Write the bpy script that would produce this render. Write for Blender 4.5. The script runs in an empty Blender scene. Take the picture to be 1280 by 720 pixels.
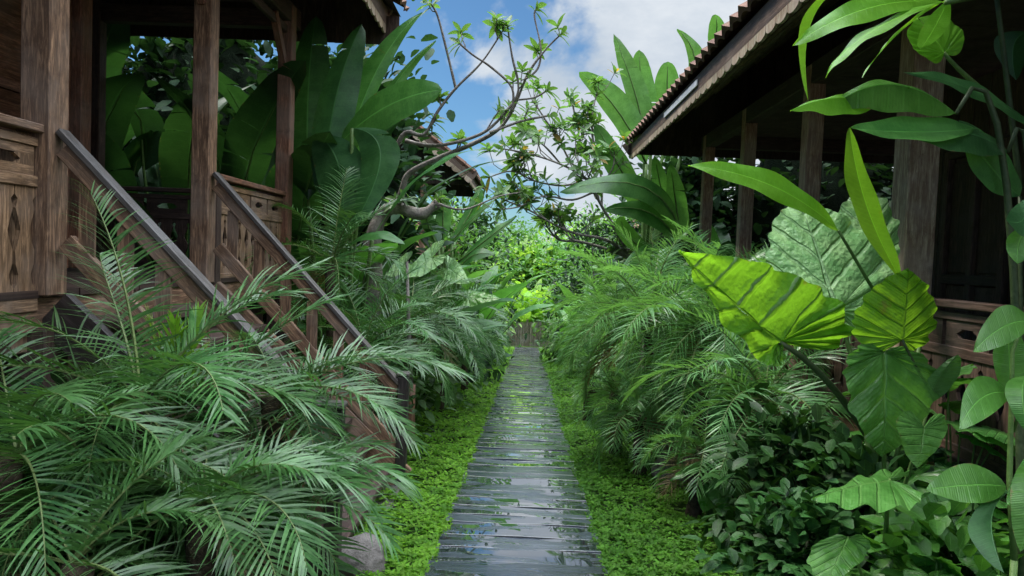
import bpy, math, random
from mathutils import Vector, Matrix, noise
R = math.radians
V = Vector
sc = bpy.context.scene
COL = sc.collection
rng = random.Random(7)

# ------------------------------------------------------------------ camera
F = 900.0
def cam_basis(roll=2.2, vp=(655, 322)):
    r = R(roll)
    d = V(((vp[0]-640)/F, -(vp[1]-360)/F, -1)).normalized()
    u = V((math.sin(r), math.cos(r), 0)); u -= d*u.dot(d); u.normalize()
    return Matrix((d.cross(u), d, u))
CM = cam_basis()
CAM = V((0, 0, 1.55))
def at(px, py, Y):
    """point at distance Y down the garden that the photograph shows at px, py"""
    d = CM @ V(((px-640)/F, -(py-360)/F, -1))
    return CAM + d*(Y/d.y)
SLOPE = -0.072
def gz(x, y):
    z = SLOPE*min(max(y, -12), 33)
    return z
cam = bpy.data.cameras.new('camera'); camo = bpy.data.objects.new('camera', cam); COL.objects.link(camo)
camo.matrix_world = Matrix.Translation(CAM) @ CM.to_4x4()
cam.sensor_width = 36; cam.lens = 36*F/1280; cam.clip_start = 0.05; cam.clip_end = 9000
sc.camera = camo

# ------------------------------------------------------------------ mesh helper
class MB:
    def __init__(s): s.v = []; s.f = []; s.uv = []; s.mi = []
    def face(s, pts, uvs=None, mi=0):
        i = len(s.v); s.v += [tuple(p) for p in pts]; n = len(pts)
        s.f.append(tuple(range(i, i+n))); s.uv += uvs if uvs else [(0, 0)]*n; s.mi.append(mi)
    def grid(s, rows, uvs, mi=0):
        i = len(s.v); m = len(rows[0])
        for r in rows: s.v += [tuple(p) for p in r]
        for a in range(len(rows)-1):
            for b in range(m-1):
                s.f.append((i+a*m+b, i+a*m+b+1, i+(a+1)*m+b+1, i+(a+1)*m+b))
                s.uv += [uvs[a][b], uvs[a][b+1], uvs[a+1][b+1], uvs[a+1][b]]; s.mi.append(mi)
    def tube(s, pts, rad, n=6, mi=0, cap=True, bump=0):
        pts = [V(p) for p in pts]; i0 = len(s.v); L = 0; Ls = []
        ref = None
        for k, p in enumerate(pts):
            t = (pts[min(k+1, len(pts)-1)]-pts[max(k-1, 0)]).normalized()
            if ref is None: ref = t.orthogonal().normalized()
            else:
                ref = ref - t*ref.dot(t); ref.normalize()
            b = t.cross(ref); r = rad[k] if isinstance(rad, (list, tuple)) else rad
            if k: L += (p-pts[k-1]).length
            Ls.append(L)
            for j in range(n):
                a = 2*math.pi*j/n
                rr = r*(1+bump*noise.noise(p*9+V((j*3.1, 0, 0)))) if bump else r
                s.v.append(tuple(p+ref*math.cos(a)*rr+b*math.sin(a)*rr))
        for k in range(len(pts)-1):
            for j in range(n):
                j2 = (j+1) % n
                s.f.append((i0+k*n+j, i0+k*n+j2, i0+(k+1)*n+j2, i0+(k+1)*n+j))
                s.uv += [(Ls[k], j/n*.3), (Ls[k], (j+1)/n*.3), (Ls[k+1], (j+1)/n*.3), (Ls[k+1], j/n*.3)]; s.mi.append(mi)
        if cap:
            for k, o in ((0, -1), (len(pts)-1, 1)):
                s.f.append(tuple(i0+k*n+j for j in (range(n) if o > 0 else range(n-1, -1, -1)))); s.uv += [(0, 0)]*n; s.mi.append(mi)
    def prism(s, poly, ax, ay, az, o, th, mi=0):
        """outline poly [(a,b)] in the plane ax, ay from o, thickness th along az; u runs along b"""
        ax, ay, az, o = V(ax), V(ay), V(az), V(o); q = rng.random()*9
        f = [o+ax*a+ay*b for a, b in poly]; g = [p+az*th for p in f]
        uv = [(b+q, a+q) for a, b in poly]; n = len(poly)
        s.face(f[::-1], uv[::-1], mi); s.face(g, uv, mi)
        for k in range(n):
            j = (k+1) % n
            s.face([f[k], f[j], g[j], g[k]], [uv[k], uv[j], (uv[j][0], uv[j][1]+th), (uv[k][0], uv[k][1]+th)], mi)
    def beam(s, p0, p1, w, h, up=(0, 0, 1), mi=0):
        p0, p1 = V(p0), V(p1); t = (p1-p0); L = t.length; t.normalize()
        up = V(up); up = up-t*up.dot(t)
        if up.length < 1e-4: up = V((0, 1, 0)) - t*t.y
        up.normalize(); x = t.cross(up); q = rng.random()*20; q2 = rng.random()*20
        c = [x*a*w/2+up*b*h/2 for a, b in ((-1, -1), (1, -1), (1, 1), (-1, 1))]
        A = [p0+k for k in c]; B = [p1+k for k in c]; i = len(s.v)
        s.v += [tuple(p) for p in A+B]
        acc = 0
        for k in range(4):
            j = (k+1) % 4; d = w if k % 2 == 0 else h
            s.f.append((i+k, i+j, i+4+j, i+4+k)); s.uv += [(q, q2+acc), (q, q2+acc+d), (q+L, q2+acc+d), (q+L, q2+acc)]; s.mi.append(mi); acc += d
        s.f.append((i+3, i+2, i+1, i)); s.uv += [(q, q2), (q+.01, q2), (q+.01, q2+h), (q, q2+h)]; s.mi.append(mi)
        s.f.append((i+4, i+5, i+6, i+7)); s.uv += [(q, q2), (q+.01, q2), (q+.01, q2+h), (q, q2+h)]; s.mi.append(mi)
    def box(s, c, sz, mi=0):
        c = V(c); k = max(range(3), key=lambda i: sz[i]); d = V((0, 0, 0)); d[k] = sz[k]/2
        up = (0, 0, 1) if k != 2 else (0, 1, 0)
        w, h = (sz[1], sz[2]) if k == 0 else ((sz[0], sz[2]) if k == 1 else (sz[0], sz[1]))
        s.beam(c-d, c+d, w, h, up, mi)
    def build(s, name, mats, parent=None, smooth=False, bevel=0, origin=None):
        if not isinstance(mats, (list, tuple)): mats = [mats]
        off = V(parent_loc(parent)) if parent is not None else (V(origin) if origin is not None else V((0, 0, 0)))
        me = bpy.data.meshes.new(name)
        me.from_pydata([(a[0]-off.x, a[1]-off.y, a[2]-off.z) for a in s.v], [], s.f)
        uvl = me.uv_layers.new(name='UVMap')
        uvl.data.foreach_set('uv', [c for p in s.uv for c in p])
        for m in mats: me.materials.append(m)
        if len(mats) > 1: me.polygons.foreach_set('material_index', s.mi)
        if smooth: me.polygons.foreach_set('use_smooth', [True]*len(me.polygons))
        me.update()
        o = bpy.data.objects.new(name, me); COL.objects.link(o)
        if parent is not None: o.parent = parent
        else: o.location = off
        if bevel:
            b = o.modifiers.new('bevel', 'BEVEL'); b.width = bevel; b.segments = 1; b.limit_method = 'ANGLE'; b.angle_limit = R(40)
        return o
def parent_loc(p):
    l = V((0, 0, 0))
    while p is not None: l += p.location; p = p.parent
    return l
def thing(name, label, cat, loc, group=None):
    o = bpy.data.objects.new(name, None); COL.objects.link(o); o.location = loc; o.empty_display_size = .1
    o['label'] = label; o['category'] = cat
    if group: o['group'] = group
    return o
def tag(o, label, cat, group=None):
    o['label'] = label; o['category'] = cat
    if group: o['group'] = group
    return o

# ------------------------------------------------------------------ materials
def new_mat(name):
    m = bpy.data.materials.new(name); m.use_nodes = True; nt = m.node_tree; nt.nodes.clear()
    return m, nt
class N:
    """small node-building helper"""
    def __init__(s, nt): s.nt = nt
    def __call__(s, t, **kw):
        n = s.nt.nodes.new(t)
        for k, v in kw.items():
            if k in n.inputs.keys() and not hasattr(n, k): s.set(n, k, v)
            elif hasattr(n, k): setattr(n, k, v)
        return n
    def set(s, n, k, v):
        i = n.inputs[k]
        if hasattr(v, 'is_linked') or hasattr(v, 'links'): s.nt.links.new(v, i)
        else: i.default_value = v
    def math(s, op, a, b=None, c=None, clamp=False):
        n = s.nt.nodes.new('ShaderNodeMath'); n.operation = op; n.use_clamp = clamp
        for i, x in enumerate((a, b, c)):
            if x is not None: s.set(n, i, x)
        return n.outputs[0]
    def mix(s, fac, a, b, typ='MIX'):
        n = s.nt.nodes.new('ShaderNodeMix'); n.data_type = 'RGBA'; n.blend_type = typ; n.clamp_factor = True
        s.set(n, 0, fac); s.set(n, 6, a); s.set(n, 7, b); return n.outputs[2]
    def ramp(s, fac, stops):
        n = s.nt.nodes.new('ShaderNodeValToRGB'); s.set(n, 0, fac); e = n.color_ramp.elements
        while len(e) < len(stops): e.new(0.5)
        for i, (p, c) in enumerate(stops): e[i].position = p; e[i].color = c if len(c) == 4 else (*c, 1)
        return n.outputs[0]
    def noise(s, vec, scale, detail=3, rough=.5, dist=0):
        n = s.nt.nodes.new('ShaderNodeTexNoise'); s.set(n, 'Vector', vec); s.set(n, 'Scale', scale); s.set(n, 'Detail', detail); s.set(n, 'Roughness', rough); s.set(n, 'Distortion', dist)
        return n.outputs[0]
    def mapping(s, vec, scale=(1, 1, 1), loc=(0, 0, 0)):
        n = s.nt.nodes.new('ShaderNodeMapping'); s.set(n, 'Vector', vec); n.inputs['Scale'].default_value = scale; n.inputs['Location'].default_value = loc
        return n.outputs[0]
    def smooth(s, x, a, b):
        n = s.nt.nodes.new('ShaderNodeMapRange'); n.interpolation_type = 'SMOOTHSTEP'
        s.set(n, 0, x); n.inputs[1].default_value = a; n.inputs[2].default_value = b; n.inputs[3].default_value = 0; n.inputs[4].default_value = 1
        return n.outputs[0]
    def bump(s, h, strength=.3, dist=.01):
        n = s.nt.nodes.new('ShaderNodeBump'); s.set(n, 'Height', h); n.inputs['Strength'].default_value = strength; n.inputs['Distance'].default_value = dist
        return n.outputs[0]
    def out(s, sh):
        o = s.nt.nodes.new('ShaderNodeOutputMaterial'); s.nt.links.new(sh, o.inputs[0])
def rgba(c, k=1): return (c[0]*k, c[1]*k, c[2]*k, 1)
def mulc(c, k): return (c[0]*k, c[1]*k, c[2]*k)

def leaf_mat(name, dark, light, veins=0, vein_col=None, transl=.3, tcol=None, rough=.38, vary=.35, spec=.5, vbump=.4, mid=.05, brown=0.0, puff=0, vw=.13):
    m, nt = new_mat(name); n = N(nt)
    geo = n('ShaderNodeNewGeometry'); uv = n('ShaderNodeUVMap').outputs[0]; oi = n('ShaderNodeObjectInfo')
    sep = n('ShaderNodeSeparateXYZ'); n.set(sep, 0, uv); u, v = sep.outputs[0], sep.outputs[1]
    pos = geo.outputs['Position']
    nz = n.noise(pos, 7.0, 3, .6); nz2 = n.noise(pos, 55.0, 2, .6)
    f = n.math('ADD', n.math('MULTIPLY', nz, .7), n.math('MULTIPLY', nz2, .3))
    f = n.smooth(f, .36, .64)
    rnd = n.math('ADD', n.math('MULTIPLY', oi.outputs['Random'], .5), n.math('MULTIPLY', geo.outputs['Random Per Island'], .5))
    col = n.mix(f, rgba(dark), rgba(light))
    val = n.math('ADD', n.math('MULTIPLY', rnd, 2*vary), 1-vary)
    hs = n('ShaderNodeHueSaturation'); n.set(hs, 'Color', col); n.set(hs, 'Value', val); n.set(hs, 'Hue', n.math('ADD', .49, n.math('MULTIPLY', rnd, .02)))
    col = hs.outputs[0]
    h = n.math('MULTIPLY', nz2, .15)
    if veins:
        au = n.math('ABSOLUTE', n.math('MULTIPLY', n.math('SUBTRACT', u, .5), 2))
        md = n.math('SUBTRACT', 1, n.smooth(au, mid*.4, mid))
        vn = n.math('ADD', v, n.math('MULTIPLY', n.math('SUBTRACT', n.noise(pos, 9.0, 2, .5), .5), .22/veins if puff else .5/veins)); fr = n.math('ABSOLUTE', n.math('SUBTRACT', n.math('FRACT', n.math('MULTIPLY', vn, veins)), .5))
        vl = n.math('SUBTRACT', 1, n.smooth(fr, .03, .13))
        fine = n.math('ABSOLUTE', n.math('SUBTRACT', n.math('FRACT', n.math('MULTIPLY', v, veins*5)), .5))
        vv = n.math('MAXIMUM', md, n.math('MULTIPLY', vl, vw))
        vc = vein_col or mulc(light, 1.7)
        col = n.mix(n.math('MULTIPLY', vv, .75), col, rgba(vc))
        h = n.math('ADD', h, n.math('SUBTRACT', n.math('MULTIPLY', fine, .18), n.math('MULTIPLY', vv, .8+puff)))
        if puff:
            h = n.math('ADD', h, n.math('MULTIPLY', n.noise(pos, 26.0, 2, .5), 1.6*puff))
    if brown:
        b = n.smooth(n.noise(pos, 4.0, 4, .7), .70-brown*.1, .76)
        col = n.mix(n.math('MULTIPLY', b, .8), col, (.16, .09, .03, 1))
    if veins:
        eb = n.smooth(n.math('ADD', au, n.math('MULTIPLY', n.math('SUBTRACT', n.noise(pos, 16.0, 3, .6), .5), .9)), 1.05, 1.16)
        col = n.mix(n.math('MULTIPLY', eb, .7), col, (.17, .11, .04, 1))
    p = n('ShaderNodeBsdfPrincipled'); n.set(p, 'Base Color', col)
    n.set(p, 'Roughness', n.math('ADD', rough-.08, n.math('MULTIPLY', nz, .2))); n.set(p, 'Specular IOR Level', spec)
    bp = n.bump(h, vbump, .012); n.set(p, 'Normal', bp)
    t = n('ShaderNodeBsdfTranslucent')
    tc = tcol or (light[0]*1.7, light[1]*1.8, light[2]*.8)
    n.set(t, 'Color', n.mix(.55, n.mix(1.0, col, (1.9, 2.0, .8, 1), 'MULTIPLY'), rgba(tc))); n.set(t, 'Normal', bp)
    mx = n('ShaderNodeMixShader'); n.set(mx, 0, transl); nt.links.new(p.outputs[0], mx.inputs[1]); nt.links.new(t.outputs[0], mx.inputs[2])
    n.out(mx.outputs[0]); return m

def wood_mat(name, dark, light, rough=.6, grey=0.0, bump=.5, spec=.3):
    m, nt = new_mat(name); n = N(nt)
    uv = n('ShaderNodeUVMap').outputs[0]; geo = n('ShaderNodeNewGeometry'); pos = geo.outputs['Position']
    g1 = n.noise(n.mapping(uv, (4.5, 52, 1)), 1.0, 6, .7, .9)
    g2 = n.noise(n.mapping(uv, (14, 190, 1)), 1.0, 3, .65)
    w = n.noise(pos, 2.3, 4, .6)
    g = n.math('ADD', n.math('MULTIPLY', g1, .7), n.math('MULTIPLY', g2, .3))
    col = n.ramp(g, [(.3, mulc(dark, .6)), (.48, dark), (.62, light), (.75, mulc(light, 1.15))])
    gl = sum(light)/3
    col = n.mix(n.math('MULTIPLY', n.smooth(w, .4, .7), .55+grey*.4), col, (gl*(.98-.2*min(1, grey*2)), gl*.76, gl*(.64+.12*min(1, grey*2)), 1))
    stain = n.smooth(n.noise(pos, 6.0, 5, .7), .52, .75)
    col = n.mix(n.math('MULTIPLY', stain, .55), col, rgba(dark, .35))
    hs = n('ShaderNodeHueSaturation'); n.set(hs, 'Color', col); n.set(hs, 'Value', n.math('ADD', .75, n.math('MULTIPLY', geo.outputs['Random Per Island'], .5)))
    p = n('ShaderNodeBsdfPrincipled'); n.set(p, 'Base Color', hs.outputs[0]); n.set(p, 'Roughness', n.math('ADD', rough-.12, n.math('MULTIPLY', g1, .25))); n.set(p, 'Specular IOR Level', spec)
    n.set(p, 'Normal', n.bump(g, bump, .006)); n.out(p.outputs[0]); return m

def noise_mat(name, c1, c2, scale=5, rough=.85, bump=.5, bdist=.02, scale2=40):
    m, nt = new_mat(name); n = N(nt); pos = n('ShaderNodeNewGeometry').outputs['Position']
    a = n.noise(pos, scale, 5, .6); b = n.noise(pos, scale2, 4, .65)
    f = n.math('ADD', n.math('MULTIPLY', a, .6), n.math('MULTIPLY', b, .4))
    p = n('ShaderNodeBsdfPrincipled'); n.set(p, 'Base Color', n.ramp(f, [(.35, c1), (.65, c2)])); n.set(p, 'Roughness', rough); n.set(p, 'Specular IOR Level', .25)
    n.set(p, 'Normal', n.bump(f, bump, bdist)); n.out(p.outputs[0]); return m

def boardwalk_mat():
    m, nt = new_mat('wet_boardwalk_wood'); n = N(nt)
    uv = n('ShaderNodeUVMap').outputs[0]; geo = n('ShaderNodeNewGeometry'); pos = geo.outputs['Position']
    g1 = n.noise(n.mapping(uv, (2.0, 34, 1)), 1.0, 6, .65, .8)
    g2 = n.noise(n.mapping(uv, (6, 150, 1)), 1.0, 3, .6)
    g = n.math('ADD', n.math('MULTIPLY', g1, .7), n.math('MULTIPLY', g2, .3))
    isl = geo.outputs['Random Per Island']
    col = n.ramp(g, [(.3, (.013, .016, .022)), (.5, (.038, .045, .062)), (.7, (.085, .098, .128))])  # blue cast in the wood colour stands for reflected sky
    hs = n('ShaderNodeHueSaturation'); n.set(hs, 'Color', col); n.set(hs, 'Value', n.math('ADD', .6, n.math('MULTIPLY', isl, .9)))
    # standing water lies in patches stretched along the planks
    wn = n.noise(n.mapping(pos, (2.6, 9.0, 1.0)), 1.0, 4, .55, .3)
    wet = n.smooth(n.math('ADD', wn, n.math('MULTIPLY', isl, .10)), .535, .57)
    damp = n.noise(n.mapping(pos, (1.2, 3.0, 1)), 1.0, 3, .6)
    col = n.mix(n.math('MULTIPLY', wet, .6), hs.outputs[0], (.012, .013, .012, 1))
    rough = n.math('ADD', .10, n.math('MULTIPLY', n.math('ADD', n.math('MULTIPLY', damp, .6), n.math('MULTIPLY', g2, .5)), .34))
    rough = n.math('MULTIPLY', rough, n.math('SUBTRACT', 1, n.math('MULTIPLY', wet, .93)))
    p = n('ShaderNodeBsdfPrincipled'); n.set(p, 'Base Color', col); n.set(p, 'Roughness', rough); n.set(p, 'Specular IOR Level', .5); n.set(p, 'IOR', 1.5); n.set(p, 'Coat Weight', n.math('ADD', .75, n.math('MULTIPLY', wet, .25))); n.set(p, 'Coat IOR', 2.0); n.set(p, 'Coat Roughness', n.math('MULTIPLY', n.math('ADD', .10, n.math('MULTIPLY', n.smooth(damp, .35, .7), .2)), n.math('SUBTRACT', 1, n.math('MULTIPLY', wet, .95)))); n.set(p, 'Coat Normal', n.bump(n.math('MULTIPLY', g, n.math('SUBTRACT', 1, wet)), .16, .005))
    b = n.bump(n.math('MULTIPLY', g, n.math('SUBTRACT', 1, wet)), .55, .005); n.set(p, 'Normal', b)
    n.out(p.outputs[0]); return m

M = {}
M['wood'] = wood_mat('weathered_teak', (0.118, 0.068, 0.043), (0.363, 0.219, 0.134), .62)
M['wood_lit'] = wood_mat('lit_weathered_teak', (0.256, 0.155, 0.100), (0.550, 0.428, 0.286), .62)  # lit copy of the teak: sunlight on the large post painted in
M['wood_redlit'] = wood_mat('lit_red_teak', (0.263, 0.131, 0.091), (0.550, 0.373, 0.263), .62)  # lit copy of the red teak, lightened where the eave blocks the sun
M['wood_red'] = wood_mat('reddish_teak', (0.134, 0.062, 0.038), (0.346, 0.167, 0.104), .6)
M['wood_brown'] = wood_mat('dark_brown_teak', (0.059, 0.034, 0.024), (0.158, 0.094, 0.068), .6)  # darker brown for the right house's railings, wall and doors
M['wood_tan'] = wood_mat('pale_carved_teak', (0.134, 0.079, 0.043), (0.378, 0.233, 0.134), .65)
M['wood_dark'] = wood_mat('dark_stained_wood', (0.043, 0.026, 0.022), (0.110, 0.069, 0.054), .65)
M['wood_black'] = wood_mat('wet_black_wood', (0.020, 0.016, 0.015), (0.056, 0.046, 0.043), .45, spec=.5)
M['rail_grey'] = wood_mat('wet_grey_handrail', (.05, .042, .038), (.15, .128, .115), .45, .5, spec=.45)
M['fascia'] = wood_mat('scalloped_fascia_board', (0.098, 0.064, 0.048), (0.238, 0.161, 0.119), .7)
M['scallop'] = wood_mat('sunlit_scallop', (0.325, 0.225, 0.156), (0.500, 0.500, 0.362), .7)  # tan scallops, colour raised further to look lit
M['tile'] = noise_mat('clay_roof_tile', (.075, .038, .028), (.21, .115, .08), 6, .8)
M['thatch'] = noise_mat('ceiling_boards', (.06, .042, .036), (.14, .098, .085), 6, .9)
M['bark'] = noise_mat('frangipani_bark', (.09, .078, .068), (.32, .285, .26), 9, .8, .9, .03)
M['twig'] = noise_mat('frangipani_twig', (.07, .062, .055), (.20, .18, .16), 14, .75)
M['palm_trunk'] = noise_mat('fibrous_palm_trunk', (.03, .022, .015), (.10, .075, .05), 20, .95, .9, .03)
M['stone'] = noise_mat('garden_stone', (.10, .09, .085), (.26, .235, .22), 6, .85, .9, .03, 70)
M['concrete'] = noise_mat('mossy_concrete', (.07, .07, .055), (.2, .19, .17), 4, .85)
M['plaster'] = noise_mat('old_plaster', (.22, .19, .16), (.4, .36, .31), 3, .9)
M['strip'] = noise_mat('pale_metal_strip', (.45, .46, .48), (.68, .68, .70), 3, .35, .05)
M['bamboo'] = wood_mat('grey_fence_slat', (0.149, 0.121, 0.095), (0.405, 0.338, 0.270), .8, .4)
M['soil'] = noise_mat('dark_garden_soil', (.010, .009, .006), (.035, .028, .018), 3, .95, 1, .05)
M['lawn'] = noise_mat('short_lawn', (.07, .13, .02), (.15, .24, .05), 3, .9)
M['board'] = boardwalk_mat()

M['palm'] = leaf_mat('date_palm_leaflet', (0.036, 0.106, 0.028), (0.094, 0.214, 0.061), 0, transl=.20, rough=.34, vary=.35, spec=.55)
M['palm_fresh'] = leaf_mat('date_palm_leaflet_lighter', (0.063, 0.166, 0.051), (0.149, 0.314, 0.113), 0, transl=.28, rough=.36, vary=.3)
M['palm_new'] = leaf_mat('date_palm_new_spear', (.11, .24, .02), (.18, .34, .04), 0, transl=.35, vary=.25)
M['palm_dry'] = leaf_mat('dry_palm_frond', (.10, .075, .035), (.20, .15, .08), 0, transl=.2, rough=.6)
M['rachis'] = noise_mat('palm_rachis', (.09, .13, .04), (.17, .22, .08), 10, .5)
M['stem'] = noise_mat('green_stem', (.06, .12, .03), (.13, .22, .06), 12, .45)
M['stem_dark'] = noise_mat('dark_stem', (.03, .05, .02), (.075, .10, .045), 12, .5)
M['cover'] = leaf_mat('ground_cover_leaf', (0.062, 0.176, 0.011), (0.161, 0.341, 0.028), 0, transl=.3, rough=.6, vary=.55, spec=.2)
M['cover_dark'] = leaf_mat('ground_cover_leaf_darker', (0.041, 0.133, 0.010), (0.106, 0.259, 0.027), 0, transl=.3, rough=.6, vary=.55, spec=.2)
M['paddle'] = leaf_mat('paddle_leaf', (0.034, 0.121, 0.026), (0.071, 0.200, 0.046), 26, transl=.3, rough=.33, vbump=.25, vary=.25, brown=.35)
M['paddle_bright'] = leaf_mat('bright_paddle_leaf', (.085, .25, .012), (.135, .34, .028), 30, transl=.42, rough=.36, vbump=.25, vary=.15, tcol=(.32, .60, .03), brown=.35)
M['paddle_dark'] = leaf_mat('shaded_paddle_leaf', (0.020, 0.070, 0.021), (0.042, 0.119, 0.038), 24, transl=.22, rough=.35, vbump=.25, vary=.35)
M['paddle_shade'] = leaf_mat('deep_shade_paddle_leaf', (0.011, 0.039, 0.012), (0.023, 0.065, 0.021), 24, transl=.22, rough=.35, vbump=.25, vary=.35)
M['banana'] = leaf_mat('banana_leaf', (0.058, 0.163, 0.039), (0.111, 0.260, 0.072), 34, transl=.3, rough=.42, vbump=.3, vary=.25, brown=.4)
M['taro_yellow'] = leaf_mat('backlit_elephant_ear', (0.082, 0.242, 0.011), (0.137, 0.334, 0.024), 13, vw=1.0, vein_col=(.025, .11, .012), transl=.5, rough=.4, vbump=.9, vary=.06, mid=.045, puff=.6, tcol=(.34, .60, .03), brown=.35)
M['taro_pale'] = leaf_mat('pale_elephant_ear', (0.168, 0.354, 0.130), (0.308, 0.500, 0.210), 13, vw=.6, vein_col=(.30, .48, .25), transl=.25, rough=.33, vbump=1.0, vary=.06, mid=.05, puff=.9)  # pale green, brightened further to stand for skylight on the leaf
M['taro'] = leaf_mat('green_elephant_ear', (0.048, 0.158, 0.026), (0.096, 0.250, 0.053), 13, vw=.6, vein_col=(.16, .34, .085), transl=.3, rough=.33, vbump=.8, vary=.12, puff=.5, brown=.35)
M['glossy'] = leaf_mat('glossy_creeper_leaf', (0.043, 0.144, 0.021), (0.082, 0.221, 0.040), 8, transl=.3, rough=.28, vbump=.4, vary=.25, brown=.35)
M['dark_leaf'] = leaf_mat('dark_glossy_shrub_leaf', (0.014, 0.049, 0.011), (0.034, 0.096, 0.022), 6, transl=.15, rough=.42, vary=.5, spec=.25)
M['frangi'] = leaf_mat('frangipani_leaf', (0.061, 0.142, 0.038), (0.115, 0.230, 0.068), 10, transl=.35, rough=.4, vary=.4)
M['frangi_old'] = leaf_mat('yellowing_frangipani_leaf', (.30, .17, .03), (.36, .24, .05), 0, transl=.4, rough=.5)
M['hedge'] = leaf_mat('sunlit_hedge_leaf', (0.127, 0.255, 0.027), (0.293, 0.482, 0.095), 0, transl=.4, rough=.5, vary=.5)
M['tree_leaf'] = leaf_mat('garden_tree_leaf', (0.045, 0.127, 0.026), (0.111, 0.245, 0.059), 0, transl=.3, rough=.5, vary=.5)
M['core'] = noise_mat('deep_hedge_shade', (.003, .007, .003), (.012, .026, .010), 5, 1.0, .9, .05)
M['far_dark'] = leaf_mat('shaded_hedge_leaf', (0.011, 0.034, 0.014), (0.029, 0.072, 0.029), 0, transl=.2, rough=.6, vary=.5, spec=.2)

# ------------------------------------------------------------------ world and sun
SUN_DIR = V((-.60, .22, 0)).normalized()*math.cos(R(60)) + V((0, 0, math.sin(R(60))))
w = bpy.data.worlds.new('World'); sc.world = w; w.use_nodes = True; nt = w.node_tree; nt.nodes.clear(); n = N(nt)
sky = n('ShaderNodeTexSky'); sky.sky_type = 'NISHITA'; sky.sun_disc = False; sky.sun_elevation = R(60); sky.sun_rotation = math.atan2(SUN_DIR.x, SUN_DIR.y) % (2*math.pi)
sky.air_density = 1.0; sky.dust_density = .4; sky.ozone_density = 1.5
gen = n('ShaderNodeTexCoord').outputs['Generated']
sp = n('ShaderNodeSeparateXYZ'); n.set(sp, 0, gen)
zz = n.math('MAXIMUM', sp.outputs[2], .02)
cv = n.mapping(gen, (1.0, 1.0, 1.7), (.35, 1.3, .62))
c1 = n.noise(cv, 3.1, 7, .56, .25)
c2 = n.noise(n.mapping(gen, (1, 1, 1.6), (4.2, .3, 2.0)), 8.0, 5, .6)
side = n.math('MULTIPLY', sp.outputs[0], .28)                       # the bank of cloud is thicker to the right
cl = n.math('ADD', n.math('ADD', c1, side), n.math('MULTIPLY', n.math('SUBTRACT', c2, .5), .12))
low = n.math('MULTIPLY', n.math('SUBTRACT', 1, n.smooth(sp.outputs[2], .05, .40)), .075)
high = n.math('MULTIPLY', n.smooth(sp.outputs[2], .5, .8), .16)
mask = n.smooth(n.math('ADD', n.math('ADD', cl, low), high), .50, .59)
shade = n.noise(n.mapping(gen, (1, 1, 2.0), (.35, 1.36, .55)), 4.2, 6, .6)
br = n.math('ADD', 1.0, n.math('MULTIPLY', n.smooth(sp.outputs[2], .45, .85), 7.0))  # overhead cloud, out of view, brightened as added fill light
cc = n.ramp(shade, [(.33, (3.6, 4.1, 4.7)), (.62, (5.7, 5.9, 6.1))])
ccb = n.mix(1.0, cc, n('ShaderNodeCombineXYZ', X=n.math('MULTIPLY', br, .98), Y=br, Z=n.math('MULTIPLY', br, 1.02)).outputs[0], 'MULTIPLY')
skyc = n.mix(1.0, sky.outputs[0], (.44, .66, .80, 1), 'MULTIPLY')
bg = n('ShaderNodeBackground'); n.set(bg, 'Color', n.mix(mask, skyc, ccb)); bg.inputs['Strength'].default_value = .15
o = n('ShaderNodeOutputWorld'); nt.links.new(bg.outputs[0], o.inputs[0])
sl = bpy.data.lights.new('sun', 'SUN'); sl.energy = 3.6; sl.angle = R(9); sl.color = (1, .95, .86)
so = bpy.data.objects.new('sun', sl); COL.objects.link(so); so.rotation_euler = (-SUN_DIR).to_track_quat('-Z', 'Y').to_euler()
so.location = (0, 0, 30)
sc.view_settings.view_transform = 'Standard'; sc.view_settings.look = 'None'; sc.view_settings.exposure = 0
sc.cycles.max_bounces = 12; sc.cycles.diffuse_bounces = 8; sc.cycles.transparent_max_bounces = 8; sc.cycles.use_denoising = True

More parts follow.
